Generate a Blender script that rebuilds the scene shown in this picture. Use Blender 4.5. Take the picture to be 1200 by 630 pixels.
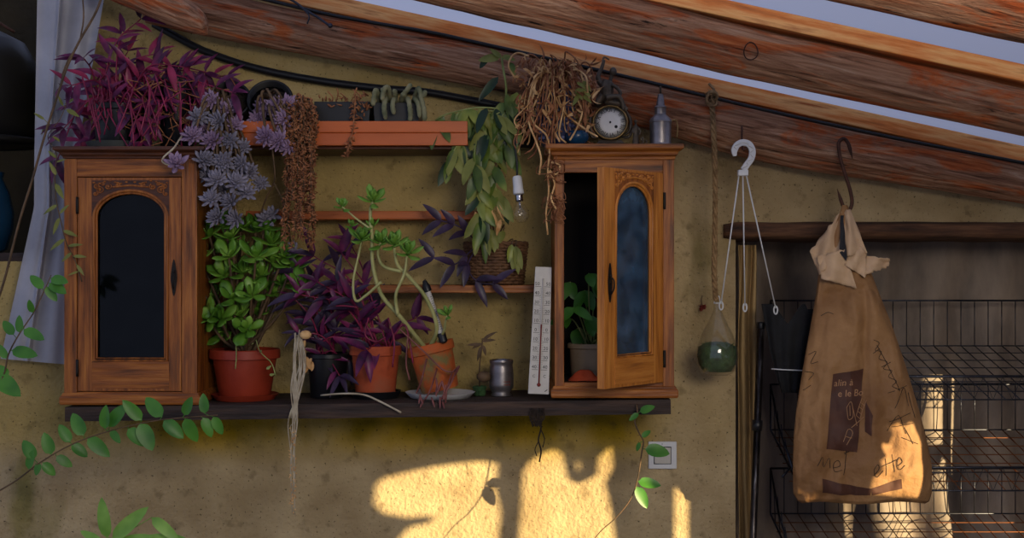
import bpy, bmesh, math, random
from mathutils import Vector, Matrix, noise
from mathutils.geometry import delaunay_2d_cdt
from mathutils.bvhtree import BVHTree

scene = bpy.context.scene
for o in list(bpy.data.objects):
    bpy.data.objects.remove(o)
C = scene.collection
PI = math.pi
V = Vector

# ------------------------------------------------------------------ camera, light, exposure
CAM_D, CAM_Z = 3.0, 1.5            # camera 3 m in front of the plaster wall (wall face at y = 0)
cam = bpy.data.objects.new('camera', bpy.data.cameras.new('camera'))
cam.location = (0, -CAM_D, CAM_Z)
cam.rotation_euler = (PI / 2, 0, 0)
cam.data.lens = 45; cam.data.sensor_width = 36
C.objects.link(cam); scene.camera = cam

w = bpy.data.worlds.new('sky'); scene.world = w; w.use_nodes = True
bg = w.node_tree.nodes['Background']
bg.inputs[0].default_value = (0.60, 0.69, 1.0, 1)
bg.inputs[1].default_value = 0.60

SUN = V((-0.324, 0.30, -0.05)).normalized()      # low evening sun from the front right
sl = bpy.data.lights.new('sun', 'SUN'); sl.energy = 13; sl.angle = math.radians(0.5); sl.color = (1, 0.78, 0.42)
so = bpy.data.objects.new('sun', sl); so.rotation_euler = SUN.to_track_quat('-Z', 'Y').to_euler(); so.location = (3, -3, 3)
C.objects.link(so)

# daylight from the open yard behind and above the camera, under the roof edge
al = bpy.data.lights.new('yard_daylight', 'AREA'); al.shape = 'RECTANGLE'; al.size = 0.9; al.size_y = 0.5
al.energy = 25.5; al.color = (1.0, 0.89, 0.74)
ao = bpy.data.objects.new('yard_daylight', al); ao.location = (0.7, -3.15, 1.95)
ao.rotation_euler = (V((0.0, 0, 1.6)) - V(ao.location)).to_track_quat('-Z', 'Y').to_euler()
C.objects.link(ao)

scene.view_settings.view_transform = 'Standard'
scene.view_settings.look = 'None'
scene.view_settings.exposure = 0.0
scene.view_settings.gamma = 1.0
scene.view_settings.use_curve_mapping = False

R = random.Random(11)
rnd = R.uniform

# ------------------------------------------------------------------ helpers
def S(Y): return (CAM_D + Y) / 1500.0            # metres per photo pixel on the plane y = Y
def P(px, py, Y): return V(((px - 600) * S(Y), Y, CAM_Z + (315 - py) * S(Y)))
def lin(c):
    return tuple(((x / 255) / 12.92 if x / 255 <= 0.04045 else ((x / 255 + 0.055) / 1.055) ** 2.4) for x in c) + (1,)

WM = {}
class MB:
    def __init__(self): self.v = []; self.f = []; self.m = []
    def add(self, vs, fs, mi=0, M=None):
        b = len(self.v)
        self.v += [(M @ V(p)) if M else V(p) for p in vs]
        for f in fs: self.f.append([b + i for i in f]); self.m.append(mi)
        return self
    def box(self, x0, x1, y0, y1, z0, z1, mi=0, M=None):
        vs = [(x, y, z) for x in (x0, x1) for y in (y0, y1) for z in (z0, z1)]
        return self.add(vs, [(0, 1, 3, 2), (4, 6, 7, 5), (0, 4, 5, 1), (2, 3, 7, 6), (0, 2, 6, 4), (1, 5, 7, 3)], mi, M)
    def tube(self, pts, r, n=6, mi=0, cap=True, closed=False):
        pts = [V(p) for p in pts]; k = len(pts)
        rs = r if isinstance(r, (list, tuple)) else [r] * k
        vs = []; ref = None
        for i, p in enumerate(pts):
            a = pts[(i - 1) % k] if (closed or i > 0) else pts[i]
            b = pts[(i + 1) % k] if (closed or i < k - 1) else pts[i]
            t = (b - a)
            t = t.normalized() if t.length > 1e-9 else V((0, 0, 1))
            if ref is None:
                ref = V((0, 1, 0)) if abs(t.y) < 0.8 else V((1, 0, 0))
            s = ref - t * ref.dot(t)
            if s.length < 1e-6: s = t.orthogonal()
            s.normalize(); ref = s; q = t.cross(s)
            for j in range(n):
                an = 2 * PI * j / n
                vs.append(p + (s * math.cos(an) + q * math.sin(an)) * rs[i])
        fs = []
        for i in range(k if closed else k - 1):
            i2 = (i + 1) % k
            for j in range(n):
                j2 = (j + 1) % n
                fs.append((i * n + j, i * n + j2, i2 * n + j2, i2 * n + j))
        if cap and not closed:
            fs.append(tuple(range(n - 1, -1, -1))); fs.append(tuple((k - 1) * n + j for j in range(n)))
        return self.add(vs, fs, mi)
    def lathe(self, prof, M=None, n=32, mi=0, wob=None):
        vs = []; k = len(prof)
        for r, z in prof:
            for j in range(n):
                a = 2 * PI * j / n
                rr = r * (wob(a, z) if wob else 1)
                vs.append((rr * math.cos(a), rr * math.sin(a), z))
        fs = []
        for i in range(k - 1):
            for j in range(n):
                j2 = (j + 1) % n
                fs.append((i * n + j, i * n + j2, (i + 1) * n + j2, (i + 1) * n + j))
        if prof[0][0] > 1e-6: fs.append(tuple(range(n - 1, -1, -1)))
        if prof[-1][0] > 1e-6: fs.append(tuple((k - 1) * n + j for j in range(n)))
        return self.add(vs, fs, mi, M)
    def ball(self, c, r, n=10, mi=0, sc=(1, 1, 1), M=None):
        k = max(4, n // 2)
        prof = [(max(1e-5, r * math.sin(PI * i / k)), -r * math.cos(PI * i / k)) for i in range(k + 1)]
        T = Matrix.Translation(V(c)) @ (M or Matrix()) @ Matrix.Diagonal((*sc, 1))
        return self.lathe(prof, T, n, mi)
    def poly(self, outer, holes, t0, t1, M=None, mi=0):
        """flat plate with holes: 2D outline in (u, w), extruded from t0 to t1 along the plate normal (local y)"""
        loops = [outer] + list(holes)
        pts = []; faces = []
        for L in loops:
            faces.append(list(range(len(pts), len(pts) + len(L)))); pts += [V((p[0], p[1])) for p in L]
        vo, eo, fo, _, _, _ = delaunay_2d_cdt(pts, [], faces, 0, 1e-7)
        def inside(p, L):
            c = False
            for i in range(len(L)):
                a, b = L[i], L[i - 1]
                if (a[1] > p[1]) != (b[1] > p[1]) and p[0] < (b[0] - a[0]) * (p[1] - a[1]) / (b[1] - a[1]) + a[0]: c = not c
            return c
        keep = []
        for f in fo:
            c = sum((vo[i] for i in f), V((0, 0))) / len(f)
            if inside(c, outer) and not any(inside(c, h) for h in holes): keep.append(list(f))
        n = len(vo)
        vs = [(p.x, t0, p.y) for p in vo] + [(p.x, t1, p.y) for p in vo]
        cnt = {}
        for f in keep:
            for a, b in zip(f, f[1:] + f[:1]): cnt[(a, b)] = 1
        fs = [tuple(f) for f in keep] + [tuple(n + i for i in reversed(f)) for f in keep]
        for (a, b) in cnt:
            if (b, a) not in cnt: fs.append((b, a, n + a, n + b))
        return self.add(vs, fs, mi, M)
    def sheet(self, fn, nu, nv, mi=0, closed=False):
        vs = [fn(i / (nu if closed else nu - 1), j / (nv - 1)) for j in range(nv) for i in range(nu)]
        fs = []
        for j in range(nv - 1):
            for i in range(nu if closed else nu - 1):
                i2 = (i + 1) % nu
                fs.append((j * nu + i, j * nu + i2, (j + 1) * nu + i2, (j + 1) * nu + i))
        return self.add(vs, fs, mi)
    def leaf(self, base, d, n, L, W, bend=0.3, fold=0.25, shape='lance', mi=0, k=6):
        base = V(base); d = V(d).normalized(); n = V(n); n = n - d * n.dot(d)
        n = n.normalized() if n.length > 1e-5 else d.orthogonal().normalized()
        s = d.cross(n); vs = []
        for i in range(k + 1):
            t = i / k
            if shape == 'lance': wv = math.sin(PI * min(1, t ** 0.7)) ** 0.8 * (1 if t < 1 else 0)
            elif shape == 'ovate': wv = math.sin(PI * t ** 0.75) ** 0.62
            elif shape == 'obov': wv = math.sin(PI * t ** 1.8) ** 0.7 + 0.12 * (1 - t)
            else: wv = math.sin(PI * t) ** 0.55
            wv = max(0.02, wv) * W / 2
            c = base + d * (L * (t - 0.25 * bend * t * t)) - n * (bend * L * t * t)
            nn = (n + d * (2 * bend * t)).normalized()
            vs += [c - s * wv + nn * (fold * wv), c, c + s * wv + nn * (fold * wv)]
        fs = []
        for i in range(k):
            a = i * 3
            fs += [(a, a + 1, a + 4, a + 3), (a + 1, a + 2, a + 5, a + 4)]
        return self.add(vs, fs, mi)
    def fat(self, base, d, n, L, W, T, bend=-0.2, shape='obov', mi=0, k=6, m=6):
        base = V(base); d = V(d).normalized(); n = V(n); n = n - d * n.dot(d)
        n = n.normalized() if n.length > 1e-5 else d.orthogonal().normalized()
        s = d.cross(n); vs = []
        for i in range(k + 1):
            t = i / k
            if shape == 'obov': wv = (0.22 * (1 - t) + math.sin(PI * min(1, t ** 1.7)) ** 0.62)
            elif shape == 'spoon': wv = (0.35 * (1 - t) + math.sin(PI * t ** 1.4) ** 0.7)
            else: wv = math.sin(PI * (0.08 + 0.92 * t)) ** 0.6
            if i == k: wv = 0.05
            c = base + d * (L * t) - n * (bend * L * t * t)
            for j in range(m):
                a = 2 * PI * j / m
                vs.append(c + s * (math.cos(a) * wv * W / 2) + n * (math.sin(a) * wv ** 0.5 * T / 2 * (1 - 0.5 * t)))
        fs = []
        for i in range(k):
            for j in range(m):
                j2 = (j + 1) % m
                fs.append((i * m + j, i * m + j2, (i + 1) * m + j2, (i + 1) * m + j))
        fs.append(tuple(range(m - 1, -1, -1))); fs.append(tuple(k * m + j for j in range(m)))
        return self.add(vs, fs, mi)
    def build(self, name, mats, parent=None, M=None, smooth=True, bevel=0, label=None, sub=0):
        """link as ONE mesh object. vertices are in world space; M is the object's own world matrix"""
        if M is None:
            if parent is not None: M = WM[parent.name].copy()
            else:
                xs = [p.x for p in self.v]; ys = [p.y for p in self.v]; zs = [p.z for p in self.v]
                M = Matrix.Translation(V(((min(xs) + max(xs)) / 2, (min(ys) + max(ys)) / 2, min(zs))))
        inv = M.inverted()
        me = bpy.data.meshes.new(name)
        me.from_pydata([tuple(inv @ p) for p in self.v], [], self.f)
        for mt in (mats if isinstance(mats, (list, tuple)) else [mats]): me.materials.append(mt)
        me.polygons.foreach_set('material_index', self.m)
        bm = bmesh.new(); bm.from_mesh(me); bmesh.ops.recalc_face_normals(bm, faces=bm.faces); bm.to_mesh(me); bm.free()
        if smooth:
            me.shade_smooth()
            if smooth is not True: me.set_sharp_from_angle(angle=math.radians(smooth))
        o = bpy.data.objects.new(name, me); C.objects.link(o)
        if parent is not None:
            o.parent = parent; o.matrix_basis = WM[parent.name].inverted() @ M
        else: o.matrix_basis = M
        WM[o.name] = M.copy()
        if bevel:
            b = o.modifiers.new('bevel', 'BEVEL'); b.width = bevel; b.segments = 2; b.limit_method = 'ANGLE'
        if sub:
            b = o.modifiers.new('subdivision', 'SUBSURF'); b.levels = sub; b.render_levels = sub
        if label: o['label'] = label
        return o

def thing(name, label, cat, loc, group=None):
    o = bpy.data.objects.new(name, None); C.objects.link(o); o.location = loc; o.empty_display_size = 0.05
    WM[o.name] = Matrix.Translation(V(loc))
    return tag(o, label, cat, group)
def tag(o, label, cat, group=None):
    o['label'] = label; o['category'] = cat
    if group: o['group'] = group
    return o
def struct(o): o['kind'] = 'structure'; return o

def spline(pts, n=6):
    pts = [V(p) for p in pts]; out = []
    q = [pts[0] * 2 - pts[1]] + pts + [pts[-1] * 2 - pts[-2]]
    for i in range(1, len(q) - 2):
        a, b, c, d = q[i - 1], q[i], q[i + 1], q[i + 2]
        for k in range(n):
            t = k / n
            out.append(0.5 * ((2 * b) + (c - a) * t + (2 * a - 5 * b + 4 * c - d) * t * t + (3 * b - a - 3 * c + d) * t ** 3))
    out.append(pts[-1]); return out
def PS(L, Y): return [P(p[0], p[1], p[2] if len(p) > 2 else Y) for p in L]
def rdir(): return V((rnd(-1, 1), rnd(-1, 1), rnd(-1, 1))).normalized()
def frame(origin, z, x=None):
    z = V(z).normalized(); x = V(x) if x else V((1, 0, 0)); x = (x - z * x.dot(z))
    x = x.normalized() if x.length > 1e-4 else z.orthogonal().normalized()
    y = z.cross(x); M = Matrix((x, y, z)).transposed().to_4x4(); M.translation = V(origin); return M
def text_geo(s, size, align='CENTER'):
    cu = bpy.data.curves.new('t', 'FONT'); cu.body = s; cu.size = size; cu.align_x = align; cu.align_y = 'CENTER'; cu.resolution_u = 2
    o = bpy.data.objects.new('t', cu); C.objects.link(o)
    dg = bpy.context.evaluated_depsgraph_get(); me = o.evaluated_get(dg).to_mesh()
    vs = [V(v.co) for v in me.vertices]; fs = [tuple(p.vertices) for p in me.polygons]
    o.evaluated_get(dg).to_mesh_clear(); bpy.data.objects.remove(o); bpy.data.curves.remove(cu)
    return vs, fs

# ------------------------------------------------------------------ materials
def nmat(name, cols, scale=(1, 1, 1), nscale=8, rough=0.7, bump=0.0, bscale=None, metal=0.0, detail=6, pos=None, trans=0.0, spec=0.4, coat=0, rot=None):
    m = bpy.data.materials.new(name); m.use_nodes = True; nt = m.node_tree; N = nt.nodes; L = nt.links
    b = N['Principled BSDF']; b.inputs['Roughness'].default_value = rough; b.inputs['Metallic'].default_value = metal
    b.inputs['Specular IOR Level'].default_value = spec
    if coat: b.inputs['Coat Weight'].default_value = coat
    tc = N.new('ShaderNodeTexCoord'); mp = N.new('ShaderNodeMapping'); mp.inputs['Scale'].default_value = scale
    if rot: mp.inputs['Rotation'].default_value = rot
    L.new(tc.outputs['Object'], mp.inputs['Vector'])
    nz = N.new('ShaderNodeTexNoise'); nz.inputs['Scale'].default_value = nscale; nz.inputs['Detail'].default_value = detail
    nz.inputs['Roughness'].default_value = 0.6
    L.new(mp.outputs[0], nz.inputs['Vector'])
    rp = N.new('ShaderNodeValToRGB'); e = rp.color_ramp.elements
    k = len(cols); ps = pos or [0.3 + 0.4 * i / max(1, k - 1) for i in range(k)]
    while len(e) < k: e.new(0.5)
    for i in range(k): e[i].position = ps[i]; e[i].color = lin(cols[i])
    if k == 1: e[1].color = lin(cols[0])
    L.new(nz.outputs['Fac'], rp.inputs[0]); L.new(rp.outputs[0], b.inputs['Base Color'])
    if bump:
        n2 = N.new('ShaderNodeTexNoise'); n2.inputs['Scale'].default_value = bscale or nscale * 2; n2.inputs['Detail'].default_value = 8
        L.new(mp.outputs[0], n2.inputs['Vector'])
        bp = N.new('ShaderNodeBump'); bp.inputs['Strength'].default_value = bump; bp.inputs['Distance'].default_value = 0.01
        L.new(n2.outputs['Fac'], bp.inputs['Height']); L.new(bp.outputs[0], b.inputs['Normal'])
    if trans:
        tr = N.new('ShaderNodeBsdfTranslucent'); mx = N.new('ShaderNodeMixShader'); mx.inputs[0].default_value = trans
        L.new(rp.outputs[0], tr.inputs[0]); L.new(b.outputs[0], mx.inputs[1]); L.new(tr.outputs[0], mx.inputs[2])
        L.new(mx.outputs[0], N['Material Output'].inputs[0])
    return m
def glass(name, col, rough=0.02, ior=1.45, alpha=0.0):
    m = bpy.data.materials.new(name); m.use_nodes = True; b = m.node_tree.nodes['Principled BSDF']
    b.inputs['Base Color'].default_value = lin(col); b.inputs['Roughness'].default_value = rough
    b.inputs['IOR'].default_value = ior; b.inputs['Transmission Weight'].default_value = 1
    return m
def pane_mat(name, tint, haze, hazecol, gloss):
    """old dusty sheet glass: see-through with a sharp reflection and a mottled film: dust, and painted reflection on the blue pane"""
    m = bpy.data.materials.new(name); m.use_nodes = True; nt = m.node_tree; N = nt.nodes; L = nt.links
    N.remove(N['Principled BSDF'])
    tr = N.new('ShaderNodeBsdfTransparent'); tr.inputs[0].default_value = lin(tint)
    gl = N.new('ShaderNodeBsdfGlossy'); gl.inputs['Roughness'].default_value = 0.08
    df = N.new('ShaderNodeBsdfDiffuse'); df.inputs[0].default_value = lin(hazecol)
    lw = N.new('ShaderNodeLayerWeight'); lw.inputs[0].default_value = 0.5; pw = N.new('ShaderNodeMath'); pw.operation = 'POWER'; pw.inputs[1].default_value = 4; L.new(lw.outputs['Facing'], pw.inputs[0]); fr = N.new('ShaderNodeMath'); fr.operation = 'MULTIPLY_ADD'; fr.inputs[1].default_value = 0.5; fr.inputs[2].default_value = 0.045; L.new(pw.outputs[0], fr.inputs[0])
    tc = N.new('ShaderNodeTexCoord'); nz = N.new('ShaderNodeTexNoise'); nz.inputs['Scale'].default_value = 22; nz.inputs['Detail'].default_value = 8
    L.new(tc.outputs['Object'], nz.inputs['Vector'])
    mr = N.new('ShaderNodeMapRange'); mr.inputs[1].default_value = 0.4; mr.inputs[2].default_value = 0.75
    mr.inputs[3].default_value = haze * 0.5; mr.inputs[4].default_value = haze * 1.6
    L.new(nz.outputs['Fac'], mr.inputs[0])
    m1 = N.new('ShaderNodeMixShader'); L.new(mr.outputs[0], m1.inputs[0]); L.new(tr.outputs[0], m1.inputs[1]); L.new(df.outputs[0], m1.inputs[2])
    m2 = N.new('ShaderNodeMixShader'); fm = N.new('ShaderNodeMath'); fm.operation = 'MULTIPLY'; fm.inputs[1].default_value = gloss; L.new(fr.outputs[0], fm.inputs[0]); L.new(fm.outputs[0], m2.inputs[0]); L.new(m1.outputs[0], m2.inputs[1]); L.new(gl.outputs[0], m2.inputs[2])
    L.new(m2.outputs[0], N['Material Output'].inputs[0]); return m

WOODC = [(54, 26, 6), (138, 76, 24), (180, 112, 44)]
M = {}
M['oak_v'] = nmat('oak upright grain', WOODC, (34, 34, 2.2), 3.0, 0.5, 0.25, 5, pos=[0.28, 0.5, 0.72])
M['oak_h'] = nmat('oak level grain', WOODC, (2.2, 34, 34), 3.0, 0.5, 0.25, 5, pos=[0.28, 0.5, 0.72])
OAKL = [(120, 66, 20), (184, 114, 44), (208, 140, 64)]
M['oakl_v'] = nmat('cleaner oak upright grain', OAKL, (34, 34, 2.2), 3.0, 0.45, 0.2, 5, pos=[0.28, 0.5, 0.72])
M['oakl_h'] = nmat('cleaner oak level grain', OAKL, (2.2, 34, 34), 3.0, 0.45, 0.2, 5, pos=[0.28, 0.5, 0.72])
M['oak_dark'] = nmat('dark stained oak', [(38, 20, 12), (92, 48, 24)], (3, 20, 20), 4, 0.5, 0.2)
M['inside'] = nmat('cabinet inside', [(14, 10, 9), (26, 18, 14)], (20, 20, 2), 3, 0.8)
def log_mat():
    m = bpy.data.materials.new('weathered peeled log'); m.use_nodes = True; nt = m.node_tree; N = nt.nodes; L = nt.links
    b = N['Principled BSDF']; b.inputs['Roughness'].default_value = 0.85; b.inputs['Specular IOR Level'].default_value = 0.25
    tc = N.new('ShaderNodeTexCoord')
    def nz(s, sc, det=8, kind='ShaderNodeTexNoise', dist=0.0):
        mp = N.new('ShaderNodeMapping'); mp.inputs['Scale'].default_value = s; L.new(tc.outputs['Object'], mp.inputs[0])
        n = N.new(kind); n.inputs['Scale'].default_value = sc; L.new(mp.outputs[0], n.inputs['Vector'])
        if kind == 'ShaderNodeTexNoise': n.inputs['Detail'].default_value = det; n.inputs['Distortion'].default_value = dist; n.inputs['Roughness'].default_value = 0.65
        else: n.feature = 'DISTANCE_TO_EDGE'
        return n.outputs[0]
    def ramp(f, st):
        r = N.new('ShaderNodeValToRGB'); e = r.color_ramp.elements
        while len(e) < len(st): e.new(0.5)
        for i, (p, c) in enumerate(st): e[i].position = p; e[i].color = lin(c)
        L.new(f, r.inputs[0]); return r.outputs[0]
    def mix(f, a, bb, mode='MIX'):
        x = N.new('ShaderNodeMix'); x.data_type = 'RGBA'; x.blend_type = mode
        if isinstance(f, float): x.inputs[0].default_value = f
        else: L.new(f, x.inputs[0])
        L.new(a, x.inputs[6]); L.new(bb, x.inputs[7]); return x.outputs[2]
    fine = nz((4, 55, 55), 1.6, 10, dist=.6)
    c = ramp(fine, [(0.3, (92, 58, 38)), (0.45, (166, 116, 86)), (0.58, (200, 150, 116)), (0.72, (226, 192, 164))])
    c2 = ramp(fine, [(0.3, (104, 44, 20)), (0.48, (198, 98, 48)), (0.7, (234, 146, 88))])
    pf = ramp(nz((2.2, 9, 9), 2.0, 6, dist=1.2), [(0.50, (0, 0, 0)), (0.60, (255, 255, 255))])
    c = mix(pf, c, c2)
    crk = nz((3.5, 34, 34), 1.5, 9, dist=1.5)
    c = mix(ramp(crk, [(0.33, (255, 255, 255)), (0.40, (0, 0, 0))]), c, ramp(fine, [(0.3, (30, 20, 14)), (0.7, (52, 34, 24))]))
    L.new(c, b.inputs['Base Color'])
    ad = N.new('ShaderNodeMath'); ad.operation = 'MULTIPLY_ADD'; L.new(crk, ad.inputs[0]); ad.inputs[1].default_value = 1.5; L.new(fine, ad.inputs[2])
    bp = N.new('ShaderNodeBump'); bp.inputs['Strength'].default_value = 1.0; bp.inputs['Distance'].default_value = 0.011
    L.new(ad.outputs[0], bp.inputs['Height']); L.new(bp.outputs[0], b.inputs['Normal']); return m
M['log'] = log_mat()
M['pine'] = nmat('sawn pine', [(150, 72, 24), (222, 128, 56), (240, 178, 110), (170, 84, 30)], (1.8, 20, 20), 2.2, 0.6, 0.15, 5, pos=[0.3, 0.45, 0.58, 0.72])
M['shelf'] = nmat('orange stained pine', [(146, 70, 18), (190, 98, 30)], (2, 24, 24), 3, 0.45, 0.15)
M['trough'] = nmat('terracotta plastic trough', [(170, 80, 28), (198, 98, 38)], (1, 6, 6), 4, 0.4, 0.05)
M['plank'] = nmat('black weathered plank', [(24, 18, 17), (52, 38, 32), (76, 56, 44)], (2, 20, 20), 3, 0.75, 0.6, 4)
M['bark'] = nmat('rough dark timber', [(36, 24, 18), (84, 56, 38), (120, 84, 58)], (2, 16, 16), 3, 0.85, 0.9, 4)
M['terra'] = nmat('terracotta', [(132, 52, 26), (176, 78, 42), (160, 90, 62)], (1, 1, 1), 14, 0.75, 0.15, 60)
M['terra_red'] = nmat('red glazed terracotta', [(128, 40, 24), (160, 58, 34)], (1, 1, 1), 12, 0.5, 0.1, 50)
M['terra_mossy'] = nmat('terracotta with moss', [(120, 108, 62), (178, 86, 36), (202, 102, 44)], (1, 1, 1), 16, 0.75, 0.2, 60, pos=[0.36, 0.48, 0.7])
M['soil'] = nmat('soil', [(24, 17, 12), (52, 38, 27)], (1, 1, 1), 60, 0.95, 0.8)
M['black'] = nmat('black plastic', [(14, 14, 17), (24, 24, 28)], (1, 1, 1), 10, 0.4)
M['greyp'] = nmat('grey plastic', [(58, 62, 62), (78, 82, 80)], (1, 1, 1), 10, 0.5)
M['blackm'] = nmat('black matte fabric', [(11, 12, 15), (23, 24, 28)], (1, 1, 1), 30, 0.85, 0.3)
M['iron'] = nmat('rusted iron', [(48, 30, 24), (98, 62, 46)], (1, 1, 1), 40, 0.65, 0.2, metal=0.4)
M['dkiron'] = nmat('dark iron', [(20, 17, 16), (40, 34, 30)], (1, 1, 1), 40, 0.55, metal=0.5)
M['wire'] = nmat('wire', [(40, 40, 46), (78, 80, 90)], (1, 1, 1), 20, 0.4, metal=0.8)
M['wire_lit'] = nmat('warm lit wire', [(92, 50, 22), (140, 80, 36)], (1, 1, 1), 20, 0.6, metal=0.4)  # orange colour imitates warm light on the lower baskets' floor wires
M['chrome'] = nmat('dull chrome', [(150, 150, 158), (196, 198, 205)], (1, 1, 1), 20, 0.25, metal=1.0)
M['postm'] = nmat('tarnished chrome', [(30, 28, 30), (64, 58, 56), (150, 146, 146)], (10, 10, 1.5), 8, 0.35, 0.1, metal=0.9, pos=[.35, .55, .72])
M['pewter'] = nmat('pewter', [(104, 98, 100), (166, 160, 160)], (1, 1, 1), 14, 0.38, 0.1, metal=0.85)
M['bronze'] = nmat('old bronze', [(58, 50, 44), (112, 100, 84)], (1, 1, 1), 30, 0.5, 0.1, metal=0.6)
M['brass'] = nmat('brass', [(110, 88, 54), (160, 132, 86)], (1, 1, 1), 30, 0.4, metal=0.8)
M['white'] = nmat('white plastic', [(196, 196, 198), (222, 222, 224)], (1, 1, 1), 8, 0.4)
M['offwhite'] = nmat('aged white enamel', [(170, 164, 156), (205, 200, 192)], (1, 1, 1), 9, 0.5)
M['ink'] = nmat('black ink', [(18, 17, 20), (30, 28, 30)], (1, 1, 1), 8, 0.7)
M['redink'] = nmat('red', [(110, 34, 24), (130, 44, 30)], (1, 1, 1), 8, 0.5)
M['rope'] = nmat('hemp rope', [(104, 78, 48), (168, 134, 92)], (1, 1, 1), 60, 0.9, 0.6)
M['dial'] = nmat('enamel dial', [(214, 212, 208), (232, 230, 226)], (1, 1, 1), 9, 0.3)
M['sheet'] = nmat('grey plastic sheeting', [(150, 150, 160), (190, 190, 200)], (1, 1, 1), 5, 0.45, 0.25, 9, trans=0.25)
M['tarp'] = nmat('brown tarpaulin', [(90, 80, 74), (158, 140, 124)], (1.4, 1, 0.5), 6, 0.65, 0.7, 9)
M['paper_light'] = nmat('pale kraft paper', [(166, 134, 100), (204, 172, 138)], (1, 1, 1), 9, 0.75, 0.8, 14)  # paler paper colour for the crumpled collar
M['drape'] = nmat('tan cloth', [(130, 104, 66), (176, 146, 98)], (6, 1, 0.6), 6, 0.8, 0.5, 9)
M['teal'] = nmat('blue glaze', [(12, 44, 74), (22, 66, 100)], (1, 1, 1), 6, 0.25)
M['cream'] = nmat('cream pot', [(150, 130, 104), (176, 154, 124)], (1, 1, 1), 10, 0.6)
M['cloth_o'] = nmat('orange cloth', [(170, 60, 26), (204, 84, 40)], (1, 1, 1), 20, 0.8, 0.2)
M['cable'] = nmat('black cable', [(14, 14, 17), (24, 24, 28)], (1, 1, 1), 10, 0.45)
M['wicker'] = nmat('wicker', [(70, 46, 30), (124, 88, 58)], (1, 1, 1), 40, 0.75, 0.3)
M['bluepot'] = nmat('blue studded pot', [(36, 40, 66), (60, 66, 100)], (1, 1, 1), 10, 0.4)
def leafm(n, cols, sc=24, rough=0.4, tr=0.22, spec=0.4): return nmat(n, cols, (1, 1, 1), sc, rough, 0, trans=tr, spec=spec, detail=2)
M['purple'] = leafm('purple leaf', [(52, 18, 48), (94, 32, 76), (140, 46, 92)])
M['magenta'] = leafm('magenta stem', [(104, 26, 54), (168, 50, 92)])
M['dkpurple'] = leafm('dark purple leaf', [(40, 28, 48), (74, 56, 84)])
M['jade'] = leafm('jade leaf', [(58, 100, 26), (102, 150, 48), (150, 190, 80)], 18, 0.35)
M['lime'] = leafm('fresh green leaf', [(92, 140, 46), (146, 190, 84)], 18, 0.4)
M['green'] = leafm('mid green leaf', [(44, 100, 30), (86, 146, 50)], 16, 0.4)
M['hoya'] = leafm('hanging leaf', [(40, 62, 26), (86, 110, 40), (150, 156, 66)], 14, 0.4)
M['yellowgreen'] = leafm('yellow green leaf', [(104, 110, 44), (144, 146, 70)], 20, 0.5)
M['sedum_l'] = leafm('lilac sedum', [(134, 108, 138), (182, 154, 182)], 20, 0.6)
M['sedum_b'] = leafm('blue grey sedum', [(112, 108, 122), (160, 154, 170)], 20, 0.6)
M['dried'] = leafm('dried leaf', [(112, 66, 40), (184, 124, 84)], 50, 0.85, 0.1)
M['straw'] = leafm('straw', [(176, 124, 70), (238, 196, 138)], 30, 0.8, 0.1)
M['root'] = leafm('pale root', [(150, 134, 110), (196, 184, 160)], 30, 0.8, 0.05)
M['stem_g'] = leafm('green stem', [(108, 120, 60), (160, 168, 100)], 20, 0.6, 0.05)
M['stem_p'] = leafm('pale green stem', [(140, 142, 84), (190, 186, 124)], 20, 0.6, 0.05)
M['stem_b'] = leafm('brown stem', [(66, 52, 36), (112, 86, 60)], 30, 0.7, 0.05)
M['cactus'] = leafm('grey cactus', [(86, 92, 66), (140, 136, 104)], 40, 0.8, 0.0)
M['moss'] = nmat('moss', [(26, 52, 28), (62, 98, 52)], (1, 1, 1), 60, 0.9, 0.8)
M['paper'] = nmat('kraft paper', [(130, 90, 54), (182, 138, 92)], (1, 1, 1), 6, 0.7, 0.8, 11, trans=0.2)
n_ = [q for q in M['paper'].node_tree.nodes if q.type == 'BUMP'][0]; n_.inputs['Distance'].default_value = 0.03
M['print'] = nmat('brown print', [(62, 36, 28), (84, 50, 36)], (1, 1, 1), 20, 0.7)
M['chalk'] = nmat('pale print', [(160, 118, 84), (176, 134, 98)], (1, 1, 1), 20, 0.7)
M['glass'] = pane_mat('clear thin glass', (252, 252, 250), 0.035, (190, 180, 160), 1.0)
M['pane_d'] = pane_mat('dusty old pane', (120, 130, 150), 0.012, (120, 130, 140), 0.35)
M['pane_b'] = pane_mat('blue reflection pane', (150, 165, 190), 0.30, (96, 132, 166), 1.0)  # blue haze colour paints the bluish reflection on the open door's glass

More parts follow.
